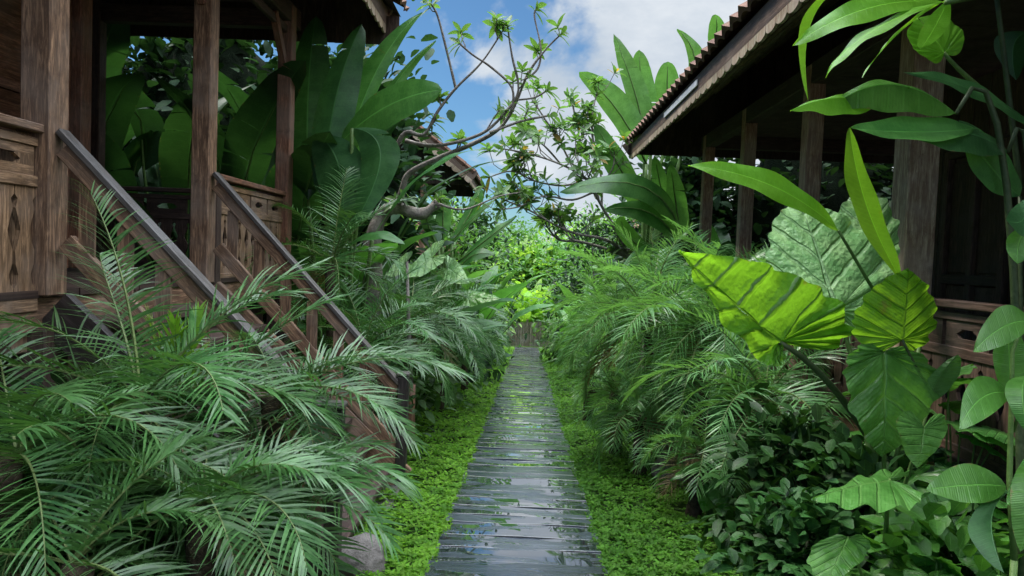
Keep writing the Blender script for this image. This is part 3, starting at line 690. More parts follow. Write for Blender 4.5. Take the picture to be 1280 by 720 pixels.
def palm(px, py, Y, label, n=18, L=.9, seed=0, mat='palm', detail=1, hero=(), azskip=None, group='dwarf date palms along the path', spear=0, name='date_palm', elmax=80, elmin=-10):
    c = at(px, py, Y); rg = random.Random(seed*13+5); bx, by = c.x+rg.uniform(-.08, .08), c.y+rg.uniform(-.05, .05); g = gz(bx, by)
    t = thing(name, label, 'palm', (bx, by, g), group)
    mb = MB(); b = V((bx, by, g-.05)); pts = [b.lerp(c, i/6)+V((.02*math.sin(i*1.3+seed), .02*math.cos(i+seed), 0))*(i/6) for i in range(7)]
    mb.tube(pts, [.07-.004*i for i in range(7)], 9, 0, bump=.35); mb.build('trunk', M['palm_trunk'], t, smooth=True)
    lst = list(hero)
    for i in range(n):
        f = (i+.5)/n; az = i*137.5+seed*40+rg.uniform(-20, 20); az %= 360
        if azskip and azskip[0] < az < azskip[1]: az = (az+150) % 360
        el = elmax+(elmin-elmax)*f**.9+rg.uniform(-8, 8); dr = 48+58*math.sin(f*2.6)+rg.uniform(-10, 14)
        lst.append((az, el, dr, L*rg.uniform(.78, 1.12)))
    for az, el, dr, LL in lst:
        if detail >= 1 and (detail == 2 or Y < 8):
            mb = make_frond(LL, R(el), R(dr), rg, detail)
            o = mb.build('frond', [M[mat], M['rachis']])
            sc_ = 1
        else:
            k = min(range(7), key=lambda q: abs([78, 62, 48, 34, 20, 6, -8][q]-el))
            o = bpy.data.objects.new('frond', pool(detail, k+7*rg.randint(0, 2), mat)); COL.objects.link(o); sc_ = LL
        o.parent = t; o.location = c-V((bx, by, g)); o.rotation_euler = (rg.uniform(-.08, .08), 0, R(az)); o.scale = (sc_, sc_, sc_)
    for i in range(2 if Y < 9 else 0):
        mb = make_frond(L*rg.uniform(.6, .85), R(rg.uniform(-35, -15)), R(rg.uniform(35, 55)), rg, 1)
        o = mb.build('dry_frond', [M['palm_dry'], M['palm_dry']]); o['label'] = 'dry brown hanging frond'; o.parent = t; o.location = c-V((bx, by, g))-V((0, 0, .03)); o.rotation_euler = (0, 0, R(rg.uniform(0, 360)))
    for i in range(spear):
        mb = MB(); rr = random.Random(i+seed); frond_mesh(mb, .55, R(84-4*i), R(12), 22, .22, .014, rr, 4, 0, lift=.15, spread=.42)
        o = mb.build('young_frond', [M['palm_new'], M['rachis']]); o['label'] = 'bright green young frond'; o.parent = t; o.location = c-V((bx, by, g)); o.rotation_euler = (0, 0, R(70+i*110))
    return t
LG = 'dwarf date palms left of the path'; RG = 'dwarf date palms right of the path'
palm(175, 510, 3.0, 'date palm in front of the near handrail with one tall frond against the veranda', 11, .9, 1, detail=2, group=LG, spear=0, azskip=(225, 300),
     hero=[(158, 82, 34, 1.0), (150, 70, 50, .9), (24, 60, 40, .95), (275, 26, 95, .62), (4, 30, 80, .9), (200, 40, 80, .9)], elmax=72)
palm(222, 540, 3.3, 'date palm with a bright yellow-green young spear, below the near handrail', 9, .8, 2, detail=2, group=LG, spear=3, azskip=(230, 310),
     hero=[(14, 58, 34, .95), (350, 26, 75, .9)], elmax=42)
palm(345, 495, 3.35, 'date palm at the stair foot whose fronds arch right over the newel post', 8, .66, 3, detail=2, group=LG, azskip=(225, 300),
     hero=[(5, 34, 58, .92), (20, 42, 70, .76), (335, 24, 60, .7), (350, 14, 62, .74), (180, 35, 70, .75)], elmax=64)
palm(20, 570, 2.7, 'date palm at the left edge below the carved railing', 13, .85, 4, detail=2, group=LG, azskip=(220, 310), elmax=72)
palm(255, 630, 2.65, 'low date palm nearest the path among the left palms, fronds hanging over the boulder', 10, .62, 5, detail=2, group=LG, azskip=(235, 300),
     hero=[(358, 44, 100, .72), (20, 50, 100, .7), (335, 32, 90, .66), (300, 38, 110, .5), (185, 35, 90, .75)], elmax=64)
palm(90, 705, 2.35, 'low date palm in the bottom left corner', 10, .66, 6, detail=2, group=LG, azskip=(215, 320), elmax=72)
palm(120, 615, 2.75, 'date palm with drooping fan-like frond in the middle of the left bed', 9, .74, 7, detail=2, group=LG, azskip=(290, 330),
     hero=[(268, 30, 105, .55), (185, 40, 80, .75), (0, 40, 85, .7)], elmax=72)
palm(340, 640, 2.95, 'small date palm beside the boulder at the left edge of the ground cover', 9, .5, 8, detail=2, group=LG, elmax=72,
     hero=[(0, 55, 95, .66), (15, 42, 85, .64), (345, 32, 85, .6), (30, 60, 80, .6)])
palm(455, 440, 6.6, 'date palm just beyond the far newel post, left of the path', 20, .95, 9, group=LG, hero=[(0, 40, 75, .85), (330, 25, 70, .8), (15, 15, 60, .8)])
palm(415, 330, 6.9, 'tall date palm rising behind the far stair rail beside the veranda corner', 12, .9, 10, group=LG, hero=[(80, 80, 30, 1.1), (20, 65, 50, 1.0)])
palm(512, 405, 8.0, 'date palm overhanging the ground cover, second beyond the stairs on the left', 20, .98, 11, group=LG, hero=[(0, 35, 75, .9), (340, 20, 70, .85)], elmin=-25)
palm(552, 405, 10.2, 'dark date palm third beyond the stairs on the left edge of the path', 22, 1.0, 12, detail=1, group=LG, elmin=-35)
palm(580, 408, 12.8, 'dark date palm fourth beyond the stairs on the left edge of the path', 20, .95, 13, detail=1, group=LG, elmin=-35)
palm(600, 420, 16.5, 'date palm fifth beyond the stairs, drooping at the path edge', 16, .85, 14, detail=0, group=LG, elmin=-30)
palm(613, 415, 21, 'farthest date palm on the left side of the path', 16, .85, 15, detail=0, group=LG, elmin=-30)
palm(540, 390, 12, 'date palm behind the path-edge palms under the pavilion roof', 14, 1.0, 16, detail=0, group=LG)
palm(880, 415, 6.2, 'date palm with long fronds over the grey boulder, right of the path', 22, 1.15, 21, mat='palm_fresh', group=RG, elmax=88, elmin=-36, hero=[(180, 40, 80, 1.05), (200, 20, 80, .95), (270, 20, 90, .9), (300, 10, 80, .85), (160, 55, 60, 1.1)])
palm(812, 402, 7.2, 'date palm leaning its fronds over the boardwalk on the right', 24, 1.1, 22, mat='palm_fresh', group=RG, elmax=88, elmin=-36, hero=[(190, 35, 85, 1.1), (210, 25, 95, 1.15), (215, 20, 100, 1.25), (196, 16, 95, 1.2), (225, 30, 95, 1.1), (170, 20, 85, 1.05), (150, 60, 50, 1.1)])
palm(775, 404, 9.6, 'date palm third from the front on the right edge of the path', 22, 1.05, 23, mat='palm_fresh', group=RG, elmax=88, elmin=-36)
palm(750, 402, 13, 'date palm fourth from the front on the right edge of the path', 20, 1.0, 24, detail=0, mat='palm_fresh', group=RG, elmax=88, elmin=-36)
palm(724, 415, 17.5, 'date palm fifth from the front on the right edge of the path', 16, .85, 25, detail=0, mat='palm_fresh', group=RG, elmax=88, elmin=-36)
palm(713, 410, 22, 'farthest date palm on the right side of the path', 14, .85, 26, detail=0, mat='palm_fresh', group=RG, elmax=88, elmin=-36)
palm(768, 492, 7.6, 'low date palm tucked against the right edge of the path under the leaning palm', 15, .66, 31, mat='palm_fresh', group=RG, elmin=-25)
palm(800, 515, 6.6, 'low date palm at the front of the right palm row, fronds touching the ground cover', 14, .66, 32, mat='palm_fresh', group=RG, elmin=-25)
palm(738, 462, 9.8, 'low date palm filling the right path edge at mid distance', 15, .68, 33, mat='palm_fresh', group=RG, elmin=-25)
palm(925, 400, 6.0, 'tall date palm against the right veranda posts', 18, 1.1, 27, mat='palm_fresh', group=RG, hero=[(150, 70, 40, 1.05), (60, 65, 55, .95)])
palm(955, 500, 5.0, 'date palm half hidden behind the big yellow elephant-ear leaf', 18, .95, 28, mat='palm_fresh', group=RG, hero=[(180, 40, 80, .85), (230, 30, 85, .8)])
palm(880, 560, 5.4, 'low date palm with fronds drooping onto the ground cover at right', 7, .58, 29, mat='palm_fresh', group=RG, hero=[(255, 25, 95, .62), (190, 25, 90, .6), (290, 20, 80, .55)])
palm(820, 375, 9.4, 'date palm with upright fronds below the end of the right roof', 12, 1.0, 30, mat='palm_fresh', group=RG, hero=[(60, 75, 35, 1.1)])

# ------------------------------------------------------------------ leaves
def bez(a, b, c, t): return a*(1-t)**2+b*2*t*(1-t)+c*t*t
PROF = {'paddle': lambda v: (math.sin(math.pi*min(1, v**.85))**.55 if 0 < v < 1 else 0),
        'lance': lambda v: (math.sin(math.pi*v**.7)**1.0 if 0 < v < 1 else 0),
        'ell': lambda v: (math.sin(math.pi*v**.9)**.75 if 0 < v < 1 else 0),
        'strap': lambda v: (min(1, v*5)*(1-v**3.0))**.8}
def blade(mb, B, Mp, T, S1, S2, prof='paddle', nv=16, nu=4, tears=0, rg=rng, slant=.15, wave=.03, cup=0.0, mi=0):
    """leaf blade on a curved midrib; S1,S2 are half-width vectors of the two halves"""
    B, Mp, T, S1, S2 = V(B), V(Mp), V(T), V(S1), V(S2); C = Mp*2-B*.5-T*.5; L = (T-B).length; f = PROF[prof]
    up = (T-B).cross(S1).normalized()
    for S, sg in ((S1, 1), (S2, -1)):
        cuts = sorted(rg.uniform(.12, .92) for _ in range(tears)) if tears else []
        segs = list(zip([0]+cuts, cuts+[1])); ph = rg.random()*9
        for a, b in segs:
            m = max(2, int(round(nv*(b-a)))) if tears else nv
            dro = rg.uniform(0, .28) if tears else 0; sl = slant+rg.uniform(-.08, .1)*(1 if tears else 0)
            rows = []; uvs = []
            for i in range(m+1):
                v = a+(b-a)*i/m; p = bez(B, C, T, v); tn = (bez(B, C, T, min(1, v+.02))-bez(B, C, T, max(0, v-.02))).normalized(); wv = f(v)
                if tears and i in (0, m) and 0 < v < 1: wv *= .97
                r_ = []; u_ = []
                for j in range(nu+1):
                    u = j/nu
                    q = p+S*(u*wv)+tn*(u*wv*S.length*sl)+up*(wave*L*u*u*math.sin(v*17+ph)*.25*sg)+V((0, 0, -1))*(S.length*dro*u*u*wv)
                    q += up*(-cup*S.length*u*u*wv)
                    r_.append(q); u_.append((.5+.5*u*sg, v))
                rows.append(r_ if sg > 0 else r_[::-1]); uvs.append(u_ if sg > 0 else u_[::-1])
            mb.grid(rows, uvs, mi)
HC = [(0, 1.0), (.06, .93), (.17, .80), (.29, .62), (.39, .42), (.465, .20), (.50, 0), (.49, -.16), (.43, -.29), (.34, -.36), (.24, -.36), (.14, -.27), (.06, -.13), (0, 0)]
def heart(mb, A, T, S1, S2, nv=84, nr=8, ripple=.024, nrip=13, back=1.0, back2=None, arch=.06, mi=0, edge=.034, rg=rng, w=1.0):
    """elephant-ear blade attached at A with its tip at T; S1,S2 half-width vectors"""
    A, T = V(A), V(T); Y = T-A; L = Y.length; ph = rg.random()*6
    for S, sg in ((V(S1), 1), (V(S2), -1)):
        nrm = (Y.cross(S)).normalized()*sg
        rows = []; uvs = []
        for i in range(nv+1):
            s = i/nv; k = s*(len(HC)-1); k0 = min(len(HC)-2, int(k)); f = k-k0
            p0 = HC[max(0, k0-1)]; p1 = HC[k0]; p2 = HC[k0+1]; p3 = HC[min(len(HC)-1, k0+2)]
            def cr(q): return .5*(2*p1[q]+(p2[q]-p0[q])*f+(2*p0[q]-5*p1[q]+4*p2[q]-p3[q])*f*f+(-p0[q]+3*p1[q]-3*p2[q]+p3[q])*f**3)
            x, y = cr(0)*w, cr(1)
            if y < 0: y *= back if (sg > 0 or back2 is None) else back2
            ym = max(0, y-.30*x) if s < .5 else 0.0
            ed = 1+edge*math.sin(s*2*math.pi*nrip)+edge*.8*noise.noise(V((s*9+ph, sg, 0)))
            r_ = []; u_ = []
            for j in range(nr+1):
                u = j/nr; xx = x*u*ed; yy = ym+(y-ym)*u
                z = ripple*L*(abs(math.cos(math.pi*13*s))**.7-.6)*math.sin(u*math.pi*.72)*.9 - arch*L*(yy*yy) - .35*arch*L*u*u
                z += ripple*.5*L*noise.noise(V((s*40+ph, u*9, sg)))*math.sin(u*3.14)+ripple*.8*L*noise.noise(V((s*14+ph, u*3, sg)))+.026*L*u**3*math.sin(s*2*math.pi*nrip*.55+ph)
                z2 = -arch*L*(yy*yy) - .35*arch*L*u*u; z = z2+(z-z2)*min(1, x*3.2+.02)
                q = A+Y*yy+S*(xx*2)+nrm*z
                r_.append(q); u_.append((.5+.5*u*sg, s))
            rows.append(r_ if sg > 0 else r_[::-1]); uvs.append(u_ if sg > 0 else u_[::-1])
        mb.grid(rows, uvs, mi)
def stem(mb, a, b, r0, r1, sag=0.0, mi=0, n=8, via=None):
    a, b = V(a), V(b); m = V(via) if via is not None else (a+b)/2+V((0, 0, sag)); C = m*2-a*.5-b*.5
    mb.tube([bez(a, C, b, i/n) for i in range(n+1)], [r0+(r1-r0)*i/n for i in range(n+1)], 7, mi)

# ---- hero elephant ears, right foreground
EB = at(1085, 640, 3.6); EB.z = gz(EB.x, EB.y)
ET = thing('elephant_ear', 'large elephant-ear plant with glowing yellow-green leaves beside the right veranda', 'plant', EB)
def ear(t, A, T, P1, P2, mat, stem_to=None, r=.016, label=None, via=None, **kw):
    A, T = V(A), V(T); base = A+(T-A)*.02; mb = MB(); heart(mb, A, T, V(P1)-base, V(P2)-base, **kw)
    o = mb.build('leaf', M[mat], t, smooth=True)
    if label: o['label'] = label
    if stem_to is not None:
        mb = MB(); stem(mb, A, stem_to, r*.6, r, via=via); mb.build('stem', M['stem' if mat != 'taro_yellow' else 'stem_dark'], o, smooth=True)
    return o
ear(ET, at(974, 428, 3.35), at(838, 314, 2.95), at(1036, 370, 3.55), at(950, 452, 3.25), 'taro_yellow', at(1085, 545, 3.6), .02, 'large backlit yellow-green leaf pointing left', via=at(1030, 472, 3.48), ripple=.030, back=.95, back2=.25, arch=.05)
ear(ET, at(1045, 388, 3.92), at(1002, 243, 4.3), at(962, 335, 4.05), at(1116, 330, 4.15), 'taro_pale', at(1090, 590, 3.75), .016, 'pale silvery leaf with puckered veins', via=at(1070, 470, 3.85), ripple=.022, back=1.05)
ear(ET, at(1085, 330, 4.25), at(1085, 228, 4.6), at(1035, 300, 4.35), at(1125, 290, 4.4), 'taro_pale', at(1090, 580, 3.75), .014, 'pale leaf behind the silvery one', ripple=.022, back=1.1)
ear(ET, at(1128, 425, 3.45), at(1140, 335, 3.5), at(1068, 398, 3.4), at(1172, 398, 3.6), 'taro_yellow', at(1165, 500, 3.5), .01, 'upright yellow-green leaf', ripple=.022, back=.8)
ear(ET, at(1105, 440, 3.4), at(1110, 572, 3.3), at(1175, 478, 3.5), at(1058, 470, 3.3), 'taro', at(1105, 610, 3.6), .012, 'broad drooping dark green leaf', ripple=.022, back=.5)
ear(ET, at(1155, 535, 3.2), at(1150, 585, 3.1), at(1185, 535, 3.25), at(1122, 530, 3.15), 'taro', at(1120, 640, 3.5), .008, nrip=5)
ear(ET, at(1112, 600, 2.9), at(1020, 612, 2.6), at(1130, 632, 2.6), at(1110, 585, 3.05), 'taro', at(1105, 690, 3.3), .012, 'flat leaf spread low above the shrubs', edge=.012, ripple=.010, back=.9)
ear(ET, at(1060, 672, 2.75), at(1035, 725, 2.6), at(1085, 690, 2.7), at(1012, 690, 2.7), 'taro', at(1085, 740, 3.2), .008, nrip=6, back=.7)
# rolled young leaf
mb = MB(); blade(mb, at(1162, 505, 3.5), at(1172, 475, 3.45), at(1197, 443, 3.4), V((.075, 0, .02)), V((-.03, .05, .0)), 'ell', cup=.3); mb.build('leaf', M['taro'], ET, smooth=True)
mb = MB(); stem(mb, at(1162, 505, 3.5), EB, .008, .012); mb.build('stem', M['stem'], ET, smooth=True)

# ---- heliconia with two long upright blades behind the elephant ear
HB = at(1090, 620, 3.9); HB.z = gz(HB.x, HB.y)
HT = thing('heliconia', 'heliconia with one long bright blade reaching left above the elephant ear', 'plant', HB)
def hleaf(t, pts, S1, S2, mat, prof='lance', stem_to=None, r=.009, name='leaf', **kw):
    mb = MB(); blade(mb, *pts, S1, S2, prof, **kw); o = mb.build(name, M[mat], t, smooth=True)
    if stem_to is not None:
        mb = MB(); stem(mb, pts[0], stem_to, r*.7, r); mb.build('stem', M['stem'], o, smooth=True)
    return o
hleaf(HT, (at(1048, 288, 3.55), at(965, 232, 3.4), at(860, 207, 3.25)), V((.03, .05, .065)), V((-.03, -.06, -.06)), 'paddle_bright', 'ell', at(1108, 390, 3.75), .010, nv=24)
hleaf(HT, (at(1128, 352, 3.7), at(1085, 262, 3.6), at(1062, 160, 3.5)), V((.085, .02, -.02)), V((-.06, .05, .03)), 'paddle_bright', 'ell', at(1150, 430, 3.8), .011, nv=24)
mb = MB(); stem(mb, at(1108, 390, 3.75), HB, .010, .016); stem(mb, at(1150, 430, 3.8), HB, .011, .016); mb.build('stem', M['stem'], HT, smooth=True)

# ---- overhanging bananas top right
OB = at(1300, 330, 3.3); OB.z = gz(OB.x, OB.y)
OT = thing('banana_plant', 'bright strappy banana leaves hanging across the top right corner', 'plant', OB)
cr_ = at(1190, 5, 3.0)
hleaf(OT, (at(1180, 2, 3.0), at(1085, 10, 2.8), at(990, 58, 2.6)), V((0, .04, .055)), V((0, -.05, -.06)), 'paddle_bright', 'ell', nv=24)
hleaf(OT, (at(1180, -4, 3.1), at(1040, -8, 3.0), at(1010, 125, 2.9)), V((.02, .05, .04)), V((-.06, -.03, -.02)), 'paddle_bright', 'ell', nv=24)
hleaf(OT, (at(1175, 2, 2.9), at(1085, 42, 2.7), at(1032, 98, 2.5)), V((0, .05, .02)), V((0, -.05, -.028)), 'paddle_bright', 'lance', nv=20)
hleaf(OT, (at(1172, 6, 2.8), at(1120, 45, 2.6), at(1078, 97, 2.4)), V((.02, .02, .03)), V((-.03, -.02, -.02)), 'paddle_bright', 'lance', nv=20)
hleaf(OT, (at(1185, 0, 3.1), at(1168, 35, 3.0), at(1150, 62, 2.9)), V((.05, 0, .0)), V((-.05, 0, .0)), 'paddle_bright', 'ell')
ear(OT, at(1180, 66, 3.15), at(1150, 20, 3.2), at(1140, 55, 3.1), at(1198, 30, 3.2), 'paddle_bright', at(1300, 165, 3.3), .013, nrip=4, ripple=.02, via=at(1225, 110, 3.2))
mb = MB(); stem(mb, at(1182, 3, 3.0), at(1300, -20, 3.1), .012, .016); stem(mb, at(1300, -20, 3.1), OB, .016, .035, via=at(1330, 100, 3.2)); mb.build('stem', M['stem'], OT, smooth=True)
mb = MB(); stem(mb, at(1245, -10, 3.2), at(1275, 235, 3.3), .010, .014); stem(mb, at(1300, 165, 3.3), OB, .013, .02); mb.build('stem', M['stem_dark'], OT, smooth=True)
hleaf(OT, (at(1290, 40, 3.4), at(1268, 55, 3.4), at(1270, 100, 3.4)), V((.09, .02, 0)), V((-.08, .02, .02)), 'paddle_dark', 'ell')

KB = at(1310, 420, 3.0); KB.z = gz(KB.x, KB.y)
KT = thing('alocasia', 'plant with a cluster of broad leaves held out in front of the tall right post', 'plant', KB)
j0 = at(1200, 145, 2.95)
hleaf(KT, (at(1195, 142, 2.95), at(1120, 105, 2.85), at(1042, 131, 2.7)), V((-.02, .03, .02)), V((.0, -.03, -.115)), 'glossy', 'ell', nv=20)
hleaf(KT, (at(1100, 128, 2.85), at(1045, 122, 2.7), at(988, 138, 2.55)), V((.02, .04, .018)), V((-.02, -.04, -.075)), 'paddle_bright', 'lance', nv=16)
hleaf(KT, (at(1220, 160, 3.0), at(1150, 165, 2.85), at(1062, 160, 2.75)), V((0, .05, .07)), V((0, -.06, -.045)), 'paddle', 'ell', nv=20)
hleaf(KT, (at(1260, 190, 3.05), at(1205, 165, 2.95), at(1145, 172, 2.85)), V((.02, .06, .05)), V((-.02, -.08, -.10)), 'paddle_dark', 'ell', nv=20)
hleaf(KT, (at(1290, 158, 3.1), at(1215, 112, 3.05), at(1128, 90, 3.0)), V((0, .05, .055)), V((0, -.04, -.05)), 'paddle_dark', 'lance', nv=20)
hleaf(KT, (at(1275, 245, 3.1), at(1235, 205, 3.05), at(1200, 150, 3.0)), V((.1, .04, .05)), V((-.06, -.04, -.07)), 'paddle_dark', 'ell', nv=16)
mb = MB(); stem(mb, at(1290, 158, 3.1), KB, .01, .02); stem(mb, at(1195, 142, 2.95), KB, .008, .02, via=at(1258, 230, 3.02)); stem(mb, at(1260, 190, 3.05), KB, .008, .02, via=at(1290, 270, 3.05)); stem(mb, at(1275, 245, 3.1), KB, .008, .02); mb.build('stem', M['stem_dark'], KT, smooth=True)

VB = at(1268, 700, 2.5); VB.z = gz(VB.x, VB.y)
VT = thing('climbing_philodendron', 'glossy-leaved climber on a thin upright stem at the right edge', 'plant', VB)
mb = MB(); mb.tube([at(1268, 700, 2.5), at(1262, 600, 2.55), at(1264, 520, 2.6), at(1266, 440, 2.62), at(1290, 370, 2.62)], [.012, .010, .009, .007, .005], 7); mb.tube([at(1266, 540, 2.6), at(1288, 480, 2.6), at(1300, 400, 2.6)], [.007, .005, .004], 6); mb.tube([VB+V((0, 0, -.05)), at(1268, 700, 2.5)], [.015, .012], 7); mb.build('stem', M['stem'], VT, smooth=True)
for b_, m_, t_, s1, s2, mt in [((1290, 402, 2.55), (1255, 408, 2.5), (1216, 440, 2.45), (0, .03, .065), (0, -.04, -.05), 'glossy'),
    ((1262, 492, 2.6), (1228, 497, 2.5), (1199, 536, 2.42), (0, .05, .06), (0, -.05, -.05), 'glossy'),
    ((1262, 495, 2.65), (1262, 450, 2.65), (1258, 400, 2.65), (.07, 0, 0), (-.06, 0, 0), 'glossy'),
    ((1285, 470, 2.6), (1278, 490, 2.5), (1284, 540, 2.45), (.06, 0, 0), (-.04, .03, 0), 'glossy'),
    ((1258, 608, 2.5), (1215, 606, 2.45), (1158, 612, 2.4), (.0, .04, .062), (0, -.04, -.05), 'glossy'),
    ((1262, 615, 2.5), (1240, 650, 2.4), (1255, 716, 2.3), (.03, .07, .04), (-.09, -.02, -.01), 'paddle_dark'),
    ((1280, 580, 2.45), (1290, 620, 2.35), (1275, 690, 2.3), (.08, 0, 0), (-.07, 0, 0), 'glossy'),
    ((1290, 560, 2.5), (1282, 600, 2.4), (1262, 632, 2.35), (.06, 0, .03), (-.05, 0, -.02), 'glossy'),
    ((1285, 250, 2.8), (1278, 275, 2.75), (1258, 275, 2.7), (0, .04, .06), (0, -.04, -.06), 'paddle_dark'),
    ((1290, 280, 2.8), (1275, 300, 2.75), (1272, 330, 2.7), (.07, 0, 0), (-.05, 0, 0), 'glossy')]:
    hleaf(VT, (at(*b_), at(*m_), at(*t_)), V(s1), V(s2), mt, 'ell', nv=18, nu=5)

# ------------------------------------------------------------------ generic leafy plants
def leaf_simple(mb, p, d, up, L, W, rg, fold=.25, droop=.25, mi=0, nv=4):
    d = d.normalized(); s = d.cross(up)
    if s.length < .05: s = d.orthogonal()
    s.normalize(); n_ = s.cross(d)
    prev = None; rows = []; uvs = []
    for i in range(nv+1):
        v = i/nv; c = p+d*(L*v)+V((0, 0, -1))*(droop*L*v*v); w_ = W*.5*(math.sin(math.pi*min(.97, v*.9+.06))**.8)
        rows.append([c-s*w_+n_*w_*fold, c, c+s*w_+n_*w_*fold]); uvs.append([(0, v), (.5, v), (1, v)])
    mb.grid(rows, uvs, mi)
def shrub(p, label, rx, ry, rz, n, ls, mat, seed, name='shrub', cat='shrub', group=None, stems=5, clumps=40, lift=0.0, asp=.45, dens_top=0, trunk_h=0, core=0):
    """bush: leaf clumps spread through an uneven crown on a few stems"""
    rg = random.Random(seed); p = V(p); t = thing(name, label, cat, p, group); c = p+V((0, 0, rz+lift+trunk_h))
    mb = MB(); cs = []
    for i in range(clumps):
        a = rg.uniform(0, 6.283); z = rg.uniform(-.8, 1); r_ = math.sqrt(max(.05, 1-z*z))*rg.uniform(.35, 1.08)
        k = 1+.35*noise.noise(V((math.cos(a)*1.5, math.sin(a)*1.5, z*1.5+seed)))
        cs.append(c+V((math.cos(a)*r_*rx, math.sin(a)*r_*ry, z*rz))*k)
    per = max(1, n//clumps); cr = max(.10, .36*min(rx, rz))
    for q in cs:
        for j in range(per):
            o = q+V((rg.gauss(0, cr), rg.gauss(0, cr), rg.gauss(0, cr*.8)))*.7
            d = (o-c); d = V((d.x/rx, d.y/ry, d.z/rz)); d = d.normalized()*.7+V((rg.gauss(0, .6), rg.gauss(0, .6), rg.gauss(.15, .5)))
            leaf_simple(mb, o, d, V((rg.gauss(0, .3), rg.gauss(0, .3), 1)), ls*rg.uniform(.7, 1.3), ls*asp*rg.uniform(.8, 1.2), rg, nv=3)
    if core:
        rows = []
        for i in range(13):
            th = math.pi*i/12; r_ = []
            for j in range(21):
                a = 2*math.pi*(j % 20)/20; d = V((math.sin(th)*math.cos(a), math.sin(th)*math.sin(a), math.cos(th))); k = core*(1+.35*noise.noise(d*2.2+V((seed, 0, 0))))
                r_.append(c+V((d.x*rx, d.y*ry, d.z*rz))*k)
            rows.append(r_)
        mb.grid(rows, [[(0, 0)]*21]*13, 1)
    mb.build('crown', [M[mat], M['core']], t, smooth=True)
    mb = MB()
    for i in range(stems):
        q = cs[(i*7) % len(cs)]; b = p+V((rg.uniform(-.1, .1)*rx, rg.uniform(-.1, .1)*ry, -.05))
        mb.tube([b, b.lerp(q, .5)+V((0, 0, .1*rz)), q], [.018+.02*rz, .012+.012*rz, .006], 6)
    mb.build('trunk' if trunk_h else 'stem', M['twig'] if trunk_h else M['stem_dark'], t, smooth=True)
    return t
def paddle_plant(p, label, n, H, L, W, mat, seed, name='heliconia', cat='plant', az=(0, 360), lean=(8, 40), prof='paddle', tears=0, group=None, leafless=.45, stem_r=.018, pseudostem=0):
    """clump of long-stalked paddle leaves (banana, heliconia, bird of paradise)"""
    rg = random.Random(seed*7+1); p = V(p); t = thing(name, label, cat, p, group)
    if pseudostem:
        mb = MB(); mb.tube([p-V((0, 0, .05)), p+V((0, 0, pseudostem*.5)), p+V((.03, 0, pseudostem))], [.10, .085, .06], 10); mb.build('trunk', M['stem'], t, smooth=True)
    for i in range(n):
        a = R(az[0]+(az[1]-az[0])*((i*.618+rg.uniform(-.08, .08)) % 1)); ln = R(lean[0]+(lean[1]-lean[0])*(i/max(1, n-1))+rg.uniform(-5, 5))
        h = H*rg.uniform(.75, 1.1); hd = V((math.cos(a), math.sin(a), 0)); b = p+hd*rg.uniform(0, .12)+V((0, 0, pseudostem*rg.uniform(.75, 1)))
        d0 = hd*math.sin(ln)+V((0, 0, math.cos(ln))); st = max(.15, (h-pseudostem)*leafless); A = b+d0*st; LL = L*rg.uniform(.8, 1.15)
        ln2 = ln+R(rg.uniform(18, 55)); d1 = hd*math.sin(ln2)+V((0, 0, math.cos(ln2)))
        Mi = A+d0*LL*.5; T = A+d0*LL*.5+d1*LL*.55
        sd = V((-math.sin(a), math.cos(a), 0)); tw = R(rg.uniform(-35, 35)); nn = sd.cross(d0).normalized(); sd = sd*math.cos(tw)+nn*math.sin(tw)
        ww = W*rg.uniform(.8, 1.15)*.5; fo = rg.uniform(.15, .5)
        up_ = nn if nn.z > 0 else -nn
        mb = MB(); blade(mb, A, Mi, T, sd*ww+up_*ww*fo, -sd*ww+up_*ww*fo, prof, nv=14, nu=3, tears=tears and rg.randint(0, tears), rg=rg)
        lf = mb.build('leaf', M[mat if isinstance(mat, str) else rg.choice(mat)], t, smooth=True)
        mb = MB(); mb.tube([b, b.lerp(A, .5), A, bez(A, Mi*2-A*.5-T*.5, T, .4), bez(A, Mi*2-A*.5-T*.5, T, .8)], [stem_r, stem_r*.85, stem_r*.6, stem_r*.35, stem_r*.12], 6); mb.build('stem', M['stem'], lf, smooth=True)
    return t
def gp_(px, Y, dx=0):
    q = at(px, 400, Y); return V((q.x+dx, Y, gz(q.x, Y)))

# ---- big bird-of-paradise at the veranda corner (left) with hero blades
BB = V((-2.0, 8.0, gz(-2, 8)))
BT = thing('bird_of_paradise', 'huge dark bird-of-paradise clump of paddle leaves at the left veranda corner', 'plant', BB)
def bop(b_, m_, t_, s1, s2, mat='paddle', prof='paddle'):
    o = hleaf(BT, (at(*b_), at(*m_), at(*t_)), V(s1), V(s2), mat, prof, nv=20, nu=5, tears=rng.choice((0, 0, 1, 2)) if mat == 'paddle_dark' else 0)
    mb = MB(); stem(mb, at(*b_), BB+V((rng.uniform(-.15, .15), rng.uniform(-.1, .1), 0)), .02, .035, .0); mb.build('stem', M['stem'], o, smooth=True)
bop((420, 185, 7.6), (480, 135, 7.4), (553, 112, 7.2), (0, .06, .22), (.02, -.12, -.26), 'paddle')
bop((425, 220, 7.7), (470, 90, 7.8), (528, 15, 7.9), (.14, .05, .1), (-.2, .02, -.05), 'paddle')
bop((440, 200, 7.8), (490, 110, 7.9), (545, 50, 8.0), (.12, .05, .07), (-.1, .04, -.04), 'paddle')
bop((405, 250, 7.5), (418, 130, 7.6), (452, 30, 7.7), (.22, .05, .02), (-.22, .08, 0), 'paddle_dark')
bop((385, 250, 7.9), (385, 120, 8.0), (395, 20, 8.1), (.24, .05, .02), (-.24, .05, 0), 'paddle_dark')
bop((400, 170, 7.4), (425, 215, 7.3), (428, 292, 7.2), (.24, .02, .10), (-.26, .05, 0), 'paddle_dark')
